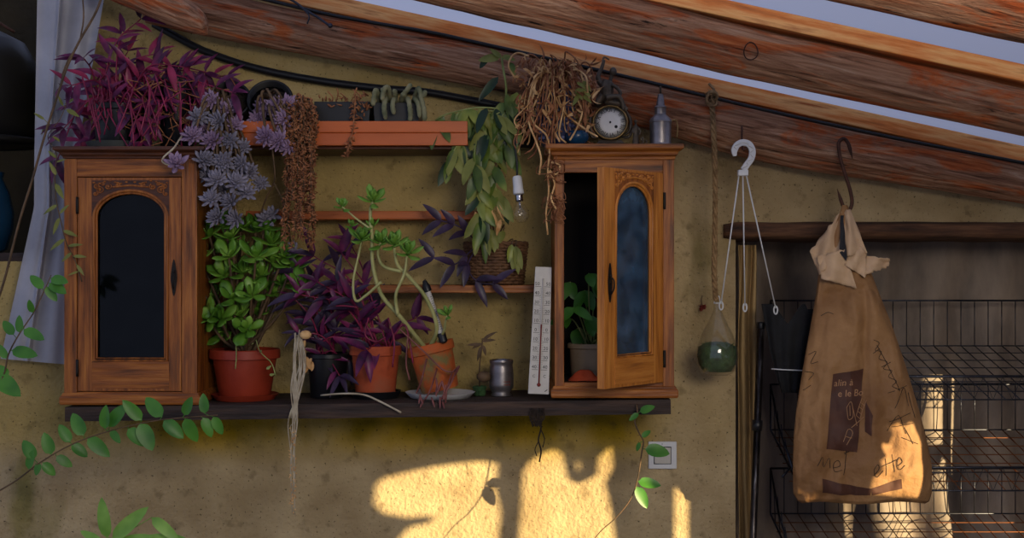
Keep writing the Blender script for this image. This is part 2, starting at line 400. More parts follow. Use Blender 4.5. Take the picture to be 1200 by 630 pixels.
def wall_mat():
    m = bpy.data.materials.new('old ochre plaster'); m.use_nodes = True; nt = m.node_tree; N = nt.nodes; L = nt.links
    b = N['Principled BSDF']; b.inputs['Roughness'].default_value = 0.92; b.inputs['Specular IOR Level'].default_value = 0.15
    tc = N.new('ShaderNodeTexCoord'); geo = N.new('ShaderNodeNewGeometry')
    def noisef(sc, det=6, s=(1, 1, 1)):
        mp = N.new('ShaderNodeMapping'); mp.inputs['Scale'].default_value = s; L.new(geo.outputs['Position'], mp.inputs[0])
        n = N.new('ShaderNodeTexNoise'); n.inputs['Scale'].default_value = sc; n.inputs['Detail'].default_value = det
        L.new(mp.outputs[0], n.inputs['Vector']); return n.outputs['Fac']
    def ramp(f, stops):
        r = N.new('ShaderNodeValToRGB'); e = r.color_ramp.elements
        while len(e) < len(stops): e.new(0.5)
        for i, (p, c) in enumerate(stops): e[i].position = p; e[i].color = lin(c)
        L.new(f, r.inputs[0]); return r.outputs[0]
    def mix(f, a, bb, mode='MIX'):
        x = N.new('ShaderNodeMix'); x.data_type = 'RGBA'; x.blend_type = mode
        if isinstance(f, float): x.inputs[0].default_value = f
        else: L.new(f, x.inputs[0])
        L.new(a, x.inputs[6]); L.new(bb, x.inputs[7]); return x.outputs[2]
    def math_(op, a, bb):
        x = N.new('ShaderNodeMath'); x.operation = op; x.use_clamp = True
        for i, q in enumerate((a, bb)):
            if isinstance(q, (int, float)): x.inputs[i].default_value = q
            else: L.new(q, x.inputs[i])
        return x.outputs[0]
    def maprange(f, a, bb, c, d):
        x = N.new('ShaderNodeMapRange'); x.interpolation_type = 'SMOOTHSTEP'
        L.new(f, x.inputs[0])
        for i, q in enumerate((a, bb, c, d)): x.inputs[1 + i].default_value = q
        return x.outputs[0]
    sep = N.new('ShaderNodeSeparateXYZ'); L.new(geo.outputs['Position'], sep.inputs[0])
    base = ramp(noisef(3.2), [(0.3, (150, 130, 84)), (0.5, (176, 152, 96)), (0.7, (190, 170, 124))])
    # greyer, barer render to the right of the cabinets and low down
    grey = ramp(noisef(7), [(0.35, (156, 134, 100)), (0.65, (190, 168, 130))])
    gx = maprange(sep.outputs['X'], 0.24, 0.42, 0, 0.8)
    gz = maprange(sep.outputs['Z'], 1.02, 1.14, 0.9, 0)
    c = mix(math_('MAXIMUM', gx, gz), base, grey)
    # yellow-green algae band under the plank, and streaks
    z1 = maprange(sep.outputs['Z'], 1.03, 1.12, 0, 1)
    z2 = maprange(sep.outputs['Z'], 1.17, 1.24, 1, 0)
    xx = math_('MULTIPLY', maprange(sep.outputs['X'], 0.25, 0.42, 1, 0.1), maprange(sep.outputs['X'], -1.12, -0.9, 0.15, 1))
    alg = math_('MULTIPLY', math_('MULTIPLY', z1, z2), math_('MULTIPLY', xx, maprange(noisef(5, 8, (1, 1, 0.6)), 0.3, 0.55, 0.1, 1)))
    algc = ramp(noisef(9), [(0.35, (116, 98, 16)), (0.65, (172, 138, 32))])
    c = mix(alg, c, algc)
    gr = maprange(noisef(3.5, 8, (1.4, 1, 0.5)), 0.6, 0.74, 0, 0.75)
    c = mix(gr, c, ramp(noisef(14), [(0.4, (92, 88, 34)), (0.6, (120, 110, 50))]))
    dirt = maprange(noisef(26, 10), 0.56, 0.72, 0, 0.45)
    c = mix(dirt, c, ramp(noisef(30), [(0.4, (74, 62, 40)), (0.6, (98, 82, 52))]))
    speck = maprange(noisef(150, 4), 0.62, 0.70, 0, 0.8)
    c = mix(speck, c, ramp(noisef(9), [(0.4, (46, 40, 28)), (0.6, (60, 50, 34))]))
    L.new(c, b.inputs['Base Color'])
    bp = N.new('ShaderNodeBump'); bp.inputs['Strength'].default_value = 0.9; bp.inputs['Distance'].default_value = 0.007
    ad = N.new('ShaderNodeMath'); ad.operation = 'ADD'; L.new(noisef(90, 8), ad.inputs[0]); L.new(noisef(12, 6), ad.inputs[1])
    L.new(ad.outputs[0], bp.inputs['Height']); L.new(bp.outputs[0], b.inputs['Normal'])
    return m
M['wall'] = wall_mat()
M['recess_shade'] = nmat('plaster darkened as shade', [(44, 38, 26), (72, 60, 36)], (1, 1, 1), 4, 0.95, 0.4, 30)  # dark colour stands in for the deep shade of the recess
M['concrete'] = nmat('concrete', [(92, 86, 78), (120, 112, 100)], (1, 1, 1), 6, 0.9, 0.3, 40)
M['boards'] = nmat('grey sun blocker', [(90, 76, 60), (120, 102, 80)], (1, 1, 8), 4, 0.8)  # surface of the added sun blocker at the right
rm = bpy.data.materials.new('translucent roof sheet'); rm.use_nodes = True
N_ = rm.node_tree.nodes; N_.remove(N_['Principled BSDF'])
t_ = N_.new('ShaderNodeBsdfTranslucent'); t_.inputs[0].default_value = (0.95, 0.95, 0.98, 1)
d_ = N_.new('ShaderNodeBsdfDiffuse'); d_.inputs[0].default_value = (0.6, 0.6, 0.66, 1)
x_ = N_.new('ShaderNodeMixShader'); x_.inputs[0].default_value = 0.08
rm.node_tree.links.new(t_.outputs[0], x_.inputs[1]); rm.node_tree.links.new(d_.outputs[0], x_.inputs[2])
rm.node_tree.links.new(x_.outputs[0], N_['Material Output'].inputs[0]); M['roof'] = rm

# ------------------------------------------------------------------ the setting
SLOPE = 0.215
def roof_z(x, y=0): return 2.036 - SLOPE * x - 0.047 * y
xw = P(862, 0, 0).x                       # where the plaster wall ends and the alcove begins
zl = P(0, 268, 0).z                       # top of the lintel
xn = P(44, 0, 0).x; zn = P(0, 306, 0).z   # the dark recess at the left
mb = MB().poly([(-1.9, 0), (xw, 0), (xw, zl), (1.575, zl), (1.575, roof_z(1.575) - 0.01), (xn, roof_z(xn) - 0.01), (xn, zn), (-1.9, zn)], [], 0, 0.3)
struct(mb.build('wall_back', M['wall'], smooth=False))
struct(MB().poly([(-1.95, 0), (1.58, 0), (1.58, roof_z(1.58, .66) - .004), (-1.95, roof_z(-1.95, .66) - .004)], [], 0.60, 0.66).build('wall_recess', M['recess_shade'], smooth=False))
struct(MB().box(-1.97, -1.9, 0, 0.62, 0, roof_z(-1.9, .62) - .02).build('wall_left', M['wall'], smooth=False))
struct(MB().box(-4, 4, -7, 0.7, -0.06, 0).build('floor', M['concrete'], smooth=False))
mb = MB(); 
mb.add([(-2.2, y, roof_z(-2.2, y) + t) for t in (0, .006) for y in (-1.45, .7)] + [(1.57, y, roof_z(1.57, y) + t) for t in (0, .006) for y in (-1.45, .7)],
       [(0, 1, 5, 4), (2, 6, 7, 3), (0, 4, 6, 2), (1, 3, 7, 5), (0, 2, 3, 1), (4, 5, 7, 6)])
struct(mb.build('ceiling', M['roof'], smooth=False))

# added unseen blocker at the right, gaps cut to shape the low sun's patches
def hit(px, py, Y, X=1.6):
    p = P(px, py, Y); t = (X - p.x) / -SUN.x; q = p - SUN * t * 1.0
    return (q.y, q.z)
GAPS = [
    ([(432, 568), (440, 560), (470, 553), (500, 547), (530, 543), (560, 540), (582, 543), (580, 575), (586, 600), (582, 640), (452, 640), (470, 618), (496, 612), (500, 604), (470, 606), (440, 600), (430, 590)], 0.0),
    ([(604, 552), (612, 540), (628, 530), (646, 524), (658, 532), (664, 560), (672, 566), (690, 556), (692, 536), (704, 524), (716, 524), (718, 548), (708, 566), (714, 590), (722, 640), (598, 640), (602, 590)], 0.0),
    ([(666, 540), (674, 534), (680, 546), (676, 556), (668, 554)], 0.0),
    ([(781, 562), (806, 582), (806, 640), (781, 640)], 0.0),
    ([(1058, 441), (1097, 438), (1099, 520), (1064, 522)], 0.285),
    ([(1111, 442), (1123, 438), (1127, 500), (1124, 556), (1114, 556), (1113, 490)], 0.285),
    ([(1004, 548), (1084, 546), (1092, 532), (1106, 540), (1106, 620), (1096, 680), (1006, 680)], 0.285),
    ([(1020, 578), (1018, 560), (1026, 552), (1024, 540), (1034, 534), (1030, 522), (1038, 512), (1046, 520), (1050, 508), (1046, 498), (1060, 490), (1066, 498), (1076, 490), (1088, 496), (1096, 520), (1096, 584)], -0.25),
    ([(868, 470), (873, 470), (873, 640), (868, 640)], 0.02),
]
holes = [[hit(a, b, Y) for a, b in g] for g, Y in GAPS]
mb = MB().poly([(-5.4, 0), (0.62, 0), (0.62, 3.3), (-5.4, 3.3)], holes, 0, 0.02, Matrix.Translation((1.6, 0, 0)) @ Matrix(((0, 1, 0, 0), (1, 0, 0, 0), (0, 0, 1, 0), (0, 0, 0, 1))))
struct(mb.build('sun_blocker_right', M['boards'], smooth=False))

# ------------------------------------------------------------------ roof timbers
def log(name, pts, Y, label, seed, n=32, ends=0):
    c = spline([P(x, y, Y) for x, y, h in pts], 14); hs = spline([V((h * S(Y) * 0.975, 0, 0)) for _, _, h in pts], 14)
    d = (c[-1] - c[0]).normalized(); Mx = frame((c[0] + c[-1]) / 2, V((0, 1, 0)).cross(d) * -1, d)
    mb = MB(); vs = []; k = len(c); up = V((0, 0, 1)); q = V((0, 1, 0))
    for i, p in enumerate(c):
        for j in range(n):
            a = 2 * PI * j / n
            e = up * math.sin(a) + q * math.cos(a)
            s = V((p.x * 3 + seed, e.x * 2 + e.y * 1.6, e.z * 1.6))
            s2 = V((p.x * 9 + seed, e.y * 5, e.z * 5))
            r = hs[i].x * (1 + 0.09 * noise.noise(s) + 0.045 * noise.noise(s2))
            if ends and i >= k - 3: r *= (0.96, 0.9, 0.72)[i - k + 3]
            vs.append(p + e * r)
    fs = [(i * n + j, i * n + (j + 1) % n, (i + 1) * n + (j + 1) % n, (i + 1) * n + j) for i in range(k - 1) for j in range(n)]
    fs += [tuple(range(n)), tuple((k - 1) * n + j for j in range(n))]
    mb.add(vs, fs)
    return tag(mb.build(name, M['log'], M=Mx), label, 'log beam', 'peeled log rafters')
log('log_rafter', [(172, 1, 27), (230, 13, 27), (300, 28, 27), (500, 65, 25), (700, 109, 26), (900, 160, 31), (1050, 188, 28), (1200, 214, 25), (1330, 236, 24)], -0.085,
    'lowest peeled log beam, the one the rope, white hook and iron hook hang from', 3.1)
log('log_rafter', [(250, -90, 34), (500, -31, 34), (700, 17, 33), (900, 67, 31), (1200, 132, 28), (1420, 180, 28)], -0.75,
    'middle peeled log beam crossing the top of the picture between the two pale roof strips', 7.7)
log('log_rafter', [(800, -72, 36), (960, -38, 36), (1200, 12, 37), (1500, 76, 36)], -1.3,
    'nearest log beam, only its dark underside showing in the top right corner', 5.2)
log('log_rafter', [(60, -52, 20), (130, -22, 22), (190, 4, 22), (228, 22, 17), (243, 31, 11)], -0.20,
    'short log end reaching down at the top left in front of the lowest beam', 9.4, ends=1)

def board(name, x0, y0, x1, y1, half, Ya, Yb, label):
    a, b = P(x0, y0, Ya), P(x1, y1, Ya); d = (b - a).normalized(); L = (b - a).length
    Mx = frame((a + b) / 2, V((0, 1, 0)).cross(d) * -1, d)
    h = half * S(Ya)
    mb = MB().box(-L / 2, L / 2, 0, Yb - Ya, -h, h, M=Mx)
    return tag(mb.build(name, M['pine'], M=Mx, smooth=False, bevel=0.002), label, 'board', 'sawn roof boards')
board('roof_board', 150, -48, 1330, 209, 9.5, -0.115, -0.07, 'sawn orange pine board lying along the lowest log beam')
board('roof_board', 600, -45, 1330, 113.5, 10, -0.78, -0.72, 'sawn orange pine board lying on the middle log beam, at the top right')

pts = [P(150, -37, -0.13)] + [P(x, y, -0.135) for x, y in [(300, -3), (400, 20), (500, 37), (560, 50), (640, 68), (760, 96), (850, 118), (960, 143), (1080, 168), (1200, 191), (1300, 212)]]
tag(MB().tube(spline(pts, 5), 0.0042, 8).build('cable', M['cable']), 'thin black cable running along the top of the lowest log beam', 'cable')
pts = PS([(180, 28), (205, 42), (240, 60), (300, 80), (370, 94), (440, 103), (500, 108), (560, 119), (620, 131)], -0.018)
tag(MB().tube(spline(pts, 6), 0.009, 10).build('cable', M['cable']), 'thick black cable sagging across the plaster above the top shelf', 'cable')
pts = PS([(318, -12), (345, 2), (358, 12), (372, 20), (386, 30)], -0.15)
tag(MB().tube(spline(pts, 5), 0.003, 6).tube(spline(PS([(352, 8, -.15), (362, 18, -.153), (360, 28, -.15)], 0), 5), 0.0018, 5).ball(P(387, 30, -.15), .006, 8).build('wire', M['wire']),
    'short twisted grey wire end lying against the log at the top', 'wire')

# lintel over the alcove
a, b = P(850, 270, -0.03), P(1240, 271, -0.03)
mb = MB(); k = 40; nn = 16; vs = []
for i in range(k + 1):
    x = a.x + (1.57 - a.x) * i / k
    for j in range(nn):
        an = 2 * PI * j / nn; cy = math.cos(an); cz = math.sin(an)
        cy = math.copysign(abs(cy) ** 0.55, cy); cz = math.copysign(abs(cz) ** 0.55, cz)
        h = 0.0235 * (1 + 0.18 * noise.noise(V((x * 9, cz * 2, 1)))); e = 1 if i > 1 else (0.75, 0.95)[i]
        vs.append((x, 0.09 + cy * 0.13, a.z + cz * h * e))
mb.add(vs, [(i * nn + j, i * nn + (j + 1) % nn, (i + 1) * nn + (j + 1) % nn, (i + 1) * nn + j) for i in range(k) for j in range(nn)] + [tuple(range(nn)), tuple(k * nn + j for j in range(nn))])
tag(mb.build('lintel', M['bark']), 'rough dark timber lintel over the alcove behind the paper bag', 'beam')

# tarpaulin closing the alcove
def tarpf(u, v):
    x = P(868, 0, 0).x + u * 0.95
    z = P(0, 276, 0.2).z - v * 0.95
    y = 0.285 + 0.022 * math.sin(u * 38 + 2.2 * v + 1.5 * math.sin(v * 5)) * (0.3 + v) + 0.02 * noise.noise(V((u * 4, v * 3, 2))) + 0.012 * math.sin(v * 9 + u * 3)
    if u < 0.07: y -= (0.07 - u) * 2.6
    return V((x, y, z))
tag(MB().sheet(tarpf, 110, 60).build('tarpaulin', M['tarp']), 'creased grey brown tarpaulin hanging in the alcove behind the wire baskets', 'tarpaulin')

# grey plastic sheeting at the left
def shf(u, v):
    py = -25 + v * 445
    L = 44 - 4 * min(1, v * 2) - (max(0, v - 0.6) * 98); Rr = 126 - 36 * min(1, v * 2.2) if v < 0.45 else 92
    y = -0.05 + 0.006 * math.sin(u * 15 + v * 2) + 0.008 * noise.noise(V((u * 3, v * 5, 8))) - 0.02 * math.exp(-((u - .34) / .03) ** 2)
    return P(L + (Rr - L) * u, py + 8 * u * v, y)
tag(MB().sheet(shf, 60, 60).build('plastic_sheet', M['sheet']), 'pale grey plastic sheet hanging at the left edge behind the left cabinet', 'sheet')

# things in the dark recess on the left
xl, xr = P(-260, 0, 0.1).x, P(43, 0, 0.1).x
tag(MB().box(xl, xr, 0.02, 0.45, P(0, 309, 0.02).z, P(0, 296, 0.02).z).build('recess_shelf', M['plank'], smooth=False, bevel=.002), 'dark plank shelf in the recess at the far left', 'shelf')
c = P(-22, 296, 0.16); r = 0.075
t = thing('glazed_pot', 'deep blue glazed pot on the dark shelf at the far left edge', 'pot', (c.x, c.y, P(0, 296, 0.02).z + .0005))
MB().lathe([(0.045, 0), (0.06, 0.01), (0.074, 0.06), (0.076, 0.1), (0.066, 0.15), (0.05, 0.185), (0.054, 0.2), (0.048, 0.2), (0.045, 0.185)], WM[t.name]).build('pot_body', M['teal'], t)
MB().lathe([(0.0, 0.18), (0.047, 0.183)], WM[t.name]).build('soil', M['soil'], t)
c = P(-30, 150, 0.2)
tub = thing('black_tub', 'big black round tub hanging upside down in the dark recess at the top left', 'tub', (c.x, c.y, c.z - .04))
Mt = Matrix.Translation(c)
MB().lathe([(0.155, -0.04), (0.158, 0.1), (0.15, 0.16), (0.12, 0.215), (0.07, 0.24), (0.001, 0.245)], Mt, 40).build('tub_body', M['black'], tub)
MB().tube([c + V((0.16 * math.cos(a), 0.16 * math.sin(a), -0.035)) for a in [2 * PI * i / 40 for i in range(40)]], 0.008, 8, closed=True).build('tub_rim', M['black'], tub)
MB().tube(spline([c + V((-.1, 0, .24)), c + V((0, 0, .29)), c + V((.1, 0, .24))], 8), 0.004, 6).build('tub_handle', M['iron'], tub)
ct = c + V((0, 0, .285)); tag(MB().tube([ct, V((ct.x, ct.y, roof_z(ct.x) - .002))], 0.003, 6).build('cord', M['rope']), 'cord holding up the black tub in the top left recess', 'cord')

# ------------------------------------------------------------------ shelves
PA, PB = P(76, 477, -0.26), P(786, 468, -0.26)
d = (PB - PA).normalized(); L = (PB - PA).length; Mx = frame(PA, V((0, 1, 0)).cross(d) * -1, d)
def ptop(x): return PA.z + (x - PA.x) * (PB.z - PA.z) / (PB.x - PA.x)
mb = MB(); kx, = (80,)
vs = []
prof = [(0.001, 0), (0.03, 0.0), (0.15, 0), (0.26, 0), (0.26, -0.03), (0.13, -0.03), (0.0, -0.03), (0.0, -0.006)]
for i in range(kx + 1):
    x = L * i / kx
    for (y, z) in prof:
        wob = 0.0022 * noise.noise(V((x * 14, y * 20, z * 90)))
        vs.append(Mx @ V((x, y + wob * (y < .1), z - (abs(wob) if z < -.02 else 0))))
q = len(prof)
mb.add(vs, [(i * q + j, i * q + (j + 1) % q, (i + 1) * q + (j + 1) % q, (i + 1) * q + j) for i in range(kx) for j in range(q)] + [tuple(range(q)), tuple(kx * q + j for j in range(q))])
tag(mb.build('shelf_plank', M['plank'], M=Mx, smooth=30), 'long black weathered plank on the wall carrying both cabinets and the pots', 'shelf')

def simple_shelf(x0, x1, y0, y1, depth, name, label, mat):
    z1, z0 = P(0, y0, -depth).z, P(0, y1, -depth).z
    mb = MB().box(P(x0, 0, -depth).x, P(x1, 0, -depth).x, -depth, -0.0005, z0, z1)
    return tag(mb.build(name, mat, smooth=False, bevel=0.0015), label, 'shelf', 'thin orange wall shelves')
simple_shelf(288, 560, 247, 257, 0.09, 'wall_shelf', 'orange wooden shelf on the wall, the second from the top, behind the leggy succulent', M['shelf'])
simple_shelf(336, 642, 334, 343, 0.15, 'wall_shelf', 'low brown wooden shelf carrying the wicker basket', M['oak_h'])
# terracotta coloured trough on top
zt, zb = P(0, 142, -0.2).z, P(0, 170, -0.2).z
x0, x1 = P(246, 0, -0.2).x, P(548, 0, -0.2).x
mb = MB(); H = zt - zb
prof = [(-0.19, 0), (-0.196, 0.0), (-0.197, H * .52), (-0.203, H * .53), (-0.204, H), (-0.198, H), (-0.196, H * .62), (-0.19, 0.012), (-0.02, 0.012), (-0.012, H), (-0.006, H), (-0.006, 0)]
vs = [V((x, y, zb + z)) for x in (x0, x1) for y, z in prof]; q = len(prof)
mb.add(vs, [(j, (j + 1) % q, q + (j + 1) % q, q + j) for j in range(q)] + [tuple(range(q)), tuple(q + j for j in range(q))])
tr_ = mb.build('planter_trough', M['trough'], smooth=False, bevel=0.001)
tag(tr_, 'long shallow terracotta coloured tray along the top of the wall, holding black pots', 'tray')
tag(MB().box(x0 - .01, x1 + .06, -0.17, -0.0005, zb - 0.006, zb - 0.0003).build('wall_shelf', M['oak_dark'], smooth=False, bevel=.0015), 'dark narrow shelf board under the terracotta coloured tray', 'shelf', 'thin orange wall shelves')
TROUGH_Z = zb + 0.0125

# ------------------------------------------------------------------ cabinets
YF = -0.25
def moulding(x0, x1, z0, z1, yb, prof):
    """profile (out, t) swept round the front and both sides"""
    mb = MB(); vs = []
    for o, t in prof:
        z = z0 + (z1 - z0) * t
        vs += [V((x0 - o, yb, z)), V((x0 - o, YF - o, z)), V((x1 + o, YF - o, z)), V((x1 + o, yb, z))]
    k = len(prof); fs = []
    for i in range(k - 1):
        for j in range(4):
            j2 = (j + 1) % 4; fs.append((i * 4 + j, i * 4 + j2, i * 4 + 4 + j2, i * 4 + 4 + j))
    fs += [(0, 1, 2, 3), tuple((k - 1) * 4 + j for j in range(4))]
    return mb.add(vs, fs)
def carcass(root, X0, X1, ZT, ZB, xl, xr, zt, zb):
    t = 0.012
    for s, (p, q) in enumerate(((X0, X0 + t), (X1 - t, X1))):
        MB().box(p, q, YF + .016, -0.001, ZB, ZT).build('side_panel', M['oak_v'], root, smooth=False)
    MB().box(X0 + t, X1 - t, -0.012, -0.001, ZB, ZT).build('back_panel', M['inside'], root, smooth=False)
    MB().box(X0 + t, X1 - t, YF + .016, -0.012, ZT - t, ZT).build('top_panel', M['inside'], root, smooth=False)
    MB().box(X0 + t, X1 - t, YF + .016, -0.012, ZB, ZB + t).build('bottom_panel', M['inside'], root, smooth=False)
    MB().box(X0, xl, YF, YF + .016, ZB, ZT).build('stile', M['oak_v'], root, smooth=False, bevel=.0012)
    MB().box(xr, X1, YF, YF + .016, ZB, ZT).build('stile', M['oak_v'], root, smooth=False, bevel=.0012)
    MB().box(xl, xr, YF + .0005, YF + .016, zt, ZT).build('top_rail', M['oak_h'], root, smooth=False, bevel=.0012)
    MB().box(xl, xr, YF + .0005, YF + .016, ZB, zb).build('bottom_rail', M['oak_h'], root, smooth=False, bevel=.0012)

def arch_pts(l, r, b, s, t, n=20):
    c = (l + r) / 2; h = (r - l) / 2
    return [(l, b), (r, b)] + [(c + h * math.cos(PI * i / n), s + (t - s) * math.sin(PI * i / n)) for i in range(n + 1)]
def door(root, Mw, W, H, l, r, b, s, t, vm, hm, pane, th=0.018, esc_x=None, esc_z=0.25):
    """local: x 0 (free edge) .. W (hinges), y 0 front .. th back, z up"""
    hole = arch_pts(l, r, b, s, t)
    D = MB().poly([(0, 0), (W, 0), (W, H), (0, H)], [hole], 0, th, Mw).build('door', vm, root, M=Mw, smooth=False, bevel=0.001)
    MB().box(l - 0.006, r + 0.006, -0.0015, 0.004, 0.006, b - 0.004, M=Mw).build('lower_rail', hm, D, M=Mw, smooth=False, bevel=.0008)
    rim = arch_pts(l - .002, r + .002, b - .002, s, t + .002)
    MB().tube([Mw @ V((x, 0.0005, z)) for x, z in rim], 0.0036, 8, closed=True).tube([Mw @ V((x, 0.003, z)) for x, z in arch_pts(l + .003, r - .003, b + .003, s, t - .003)], 0.003, 8, closed=True).build('arch_moulding', vm, D, M=Mw)
    MB().poly(arch_pts(l - .003, r + .003, b - .003, s, t + .003), [], th * .55, th * .55 + .002, Mw).build('glass_pane', pane, D, M=Mw, smooth=False)
    # carved leaf scrolls in the two corners above the arch
    mb = MB(); cx = (l + r) / 2; hw = (r - l) / 2
    for sg in (-1, 1):
        for (ux, uz, rr, turns, ph) in ((0.86, 0.30, .010, 1.5, 0.5), (0.62, 0.60, .0075, 1.4, 2.0), (0.93, 0.66, .0075, 1.3, 4.0), (0.36, 0.78, .006, 1.3, 1.0), (0.98, -0.02, .006, 1.2, 2.0), (0.78, .82, .005, 1.2, 0)):
            ox = cx + sg * hw * ux; oz = t + (H - t) * 0.0 + (uz - 0.18) * 0.024
            pts = []
            for i in range(22):
                f = i / 21; an = ph + turns * 2 * PI * f; q = rr * (1 - 0.75 * f)
                pts.append(Mw @ V((ox + sg * q * math.cos(an), -0.0008, oz + q * math.sin(an) * 0.8)))
            mb.tube(pts, [0.0019 * (1 - .4 * i / 21) for i in range(22)], 6)
            mb.ball(Mw @ V((ox, -0.0005, oz)), 0.0028, 8)
        for i in range(7):
            f = i / 6; ox = cx + sg * hw * (0.12 + 0.9 * f); oz = H - .010 - .003 * math.sin(f * 9)
            mb.ball(Mw @ V((ox, -0.0002, oz)), 0.0026, 7, sc=(1.5, 1, .8))
    mb.tube(spline([Mw @ V((cx + hw * q, -0.0006, t + 0.006 + .007 * (1 - abs(q)) )) for q in (-.5, -.25, 0, .25, .5)], 6), 0.0022, 6)
    mb.build('carving', vm, D, M=Mw)
    sp = [(l - .006, s), (r + .006, s), (r + .006, H - .006), (l - .006, H - .006)]
    MB().poly([(l - .006, s + .002), (l - .0035, s + .002)] + [(x, z) for x, z in arch_pts(l - .0035, r + .0035, b, s + .002, t + .0035)[2:][::-1]][1:-1] + [(r + .0035, s + .002), (r + .006, s + .002), (r + .006, H - .006), (l - .006, H - .006)], [], -.0007, .001, Mw).build('carved_ground', M['oak_dark'] if vm == M['oak_v'] else M['oak_v'], D, M=Mw, smooth=False)
    # long key plate
    ez = esc_z; ex = esc_x; pl = []
    for i in range(28):
        a_ = 2 * PI * i / 28; rr = 1 + 0.16 * math.cos(4 * a_)
        pl.append((ex + 0.0058 * rr * math.sin(a_), ez + 0.038 * math.cos(a_) * (1 + .05 * math.cos(8 * a_))))
    E = MB().poly(pl, [[(ex - .0012, ez - .006), (ex + .0012, ez - .006), (ex + .0018, ez + .002), (ex - .0018, ez + .002)]], -0.0025, -0.0003, Mw).build('key_plate', M['dkiron'], D, M=Mw, smooth=False)
    MB().tube(spline([Mw @ V((ex, -.003, ez + .012)), Mw @ V((ex + .003, -.009, ez + .004)), Mw @ V((ex, -.011, ez - .012)), Mw @ V((ex, -.004, ez - .024))], 5), 0.0018, 6).ball(Mw @ V((ex, -.003, ez + .014)), .0035, 8).build('pull', M['dkiron'], E, M=Mw)
    for hz in (0.05, H - 0.06):
        MB().tube([Mw @ V((W + .002, -0.002, hz + q)) for q in (-.018, -.009, 0, .009, .018)], 0.0032, 8).build('hinge', M['dkiron'], D, M=Mw)
    return D
def px2(x, y, Y=YF): p = P(x, y, Y); return p.x, p.z
CORN = [(0.001, 0), (0.002, .18), (0.006, .3), (0.0075, .5), (0.015, .62), (0.018, .7), (0.018, 1)]
BASE = [(0.006, 0), (0.0075, .2), (0.0075, .65), (0.004, .8), (0.002, 1)]

# left cabinet, closed
X0, ZT = px2(75, 186); X1, ZB = px2(231, 463)
lc = thing('wall_cabinet', 'left oak cabinet with a closed carved door and dark arched glass', 'cabinet', ((X0 + X1) / 2, -0.125, px2(0, 474)[1]), 'pair of old oak cabinets on the plank')
xl, xr = px2(90, 0)[0], px2(213, 0)[0]; zt, zb = px2(0, 207)[1], px2(0, 459)[1]
carcass(lc, X0, X1, ZT, ZB, xl, xr, zt, zb)
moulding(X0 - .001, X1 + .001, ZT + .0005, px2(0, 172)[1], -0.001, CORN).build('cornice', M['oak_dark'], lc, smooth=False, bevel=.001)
moulding(X0 - .001, X1 + .001, px2(0, 474)[1], px2(0, 460)[1], -0.001, BASE).build('base_moulding', M['oak_h'], lc, smooth=False, bevel=.002)
W = xr - xl - .003; H = zt - zb - .003
# hinges on the left, so the local x axis is mirrored by turning the key plate side: free edge at the right
Mw = Matrix.Translation((xl + .0015, YF + .001, zb + .0015))
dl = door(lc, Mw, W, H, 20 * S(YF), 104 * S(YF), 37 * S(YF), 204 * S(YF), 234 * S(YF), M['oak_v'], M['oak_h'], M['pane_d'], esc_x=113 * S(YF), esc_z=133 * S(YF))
for ch in list(dl.children):
    if ch.name.startswith('hinge'): ch.matrix_basis = Matrix.Translation((-W - .002, 0, 0)) @ ch.matrix_basis

# right cabinet, door ajar
X0, ZT = px2(650, 187); X1, ZB = px2(790, 455)
rc = thing('wall_cabinet', 'right oak cabinet with its carved glass door standing open', 'cabinet', ((X0 + X1) / 2, -0.125, px2(0, 466)[1]), 'pair of old oak cabinets on the plank')
xl, xr = px2(661, 0)[0], px2(777, 0)[0]; zt, zb = px2(0, 202)[1], px2(0, 448)[1]
carcass(rc, X0, X1, ZT, ZB, xl, xr, zt, zb)
moulding(X0 - .001, X1 + .001, ZT + .0005, px2(0, 169)[1], -0.001, CORN).build('cornice', M['oak_h'], rc, smooth=False, bevel=.001)
moulding(X0 - .001, X1 + .001, px2(0, 466)[1], px2(0, 452)[1], -0.001, BASE).build('base_moulding', M['oak_h'], rc, smooth=False, bevel=.002)
W = 0.215; H = zt - zb - .002
Mw = Matrix.Translation((xr, YF - .002, zb + .001)) @ Matrix.Rotation(math.radians(50), 4, 'Z') @ Matrix.Translation((-W, 0, 0))
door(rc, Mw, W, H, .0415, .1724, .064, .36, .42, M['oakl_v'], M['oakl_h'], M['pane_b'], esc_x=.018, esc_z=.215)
RC_TOP = px2(0, 169)[1] ; LC_TOP = px2(0, 172)[1]
RC_FLOOR = ZB + .012

# ------------------------------------------------------------------ pots and small things
def pot_geo(r, rb, h, rim=0.022, th=0.005):
    k = 0.9
    return [(0.001, 0), (rb, 0), (rb + .002, .003), (r * k, h - rim), (r, h - rim + .002), (r, h - .002), (r - .002, h), (r - th, h), (r * k - th, h - rim), (rb, h * .55)]
def pot(root, Mx, r, rb, h, mat, rim=0.022, soil=True, smooth=40):
    MB().lathe(pot_geo(r, rb, h, rim), Mx, 40).build('pot', mat, root, smooth=smooth)
    if soil:
        MB().lathe([(0.0005, h - rim * .55), (r * .9 - .004, h - rim * .7)], Mx, 24).build('soil', M['soil'], root)
def saucer(px, Y, r, mat, label, h=0.016, group=None, name='saucer'):
    c = P(px, 0, Y); z = ptop(c.x) + .0008
    mb = MB().lathe([(0.001, 0), (r * .86, 0), (r, h), (r - .004, h), (r * .84, .004), (0.001, .004)], Matrix.Translation((c.x, c.y, z)), 40)
    return tag(mb.build(name, mat, smooth=50), label, 'saucer', group), z + .0045

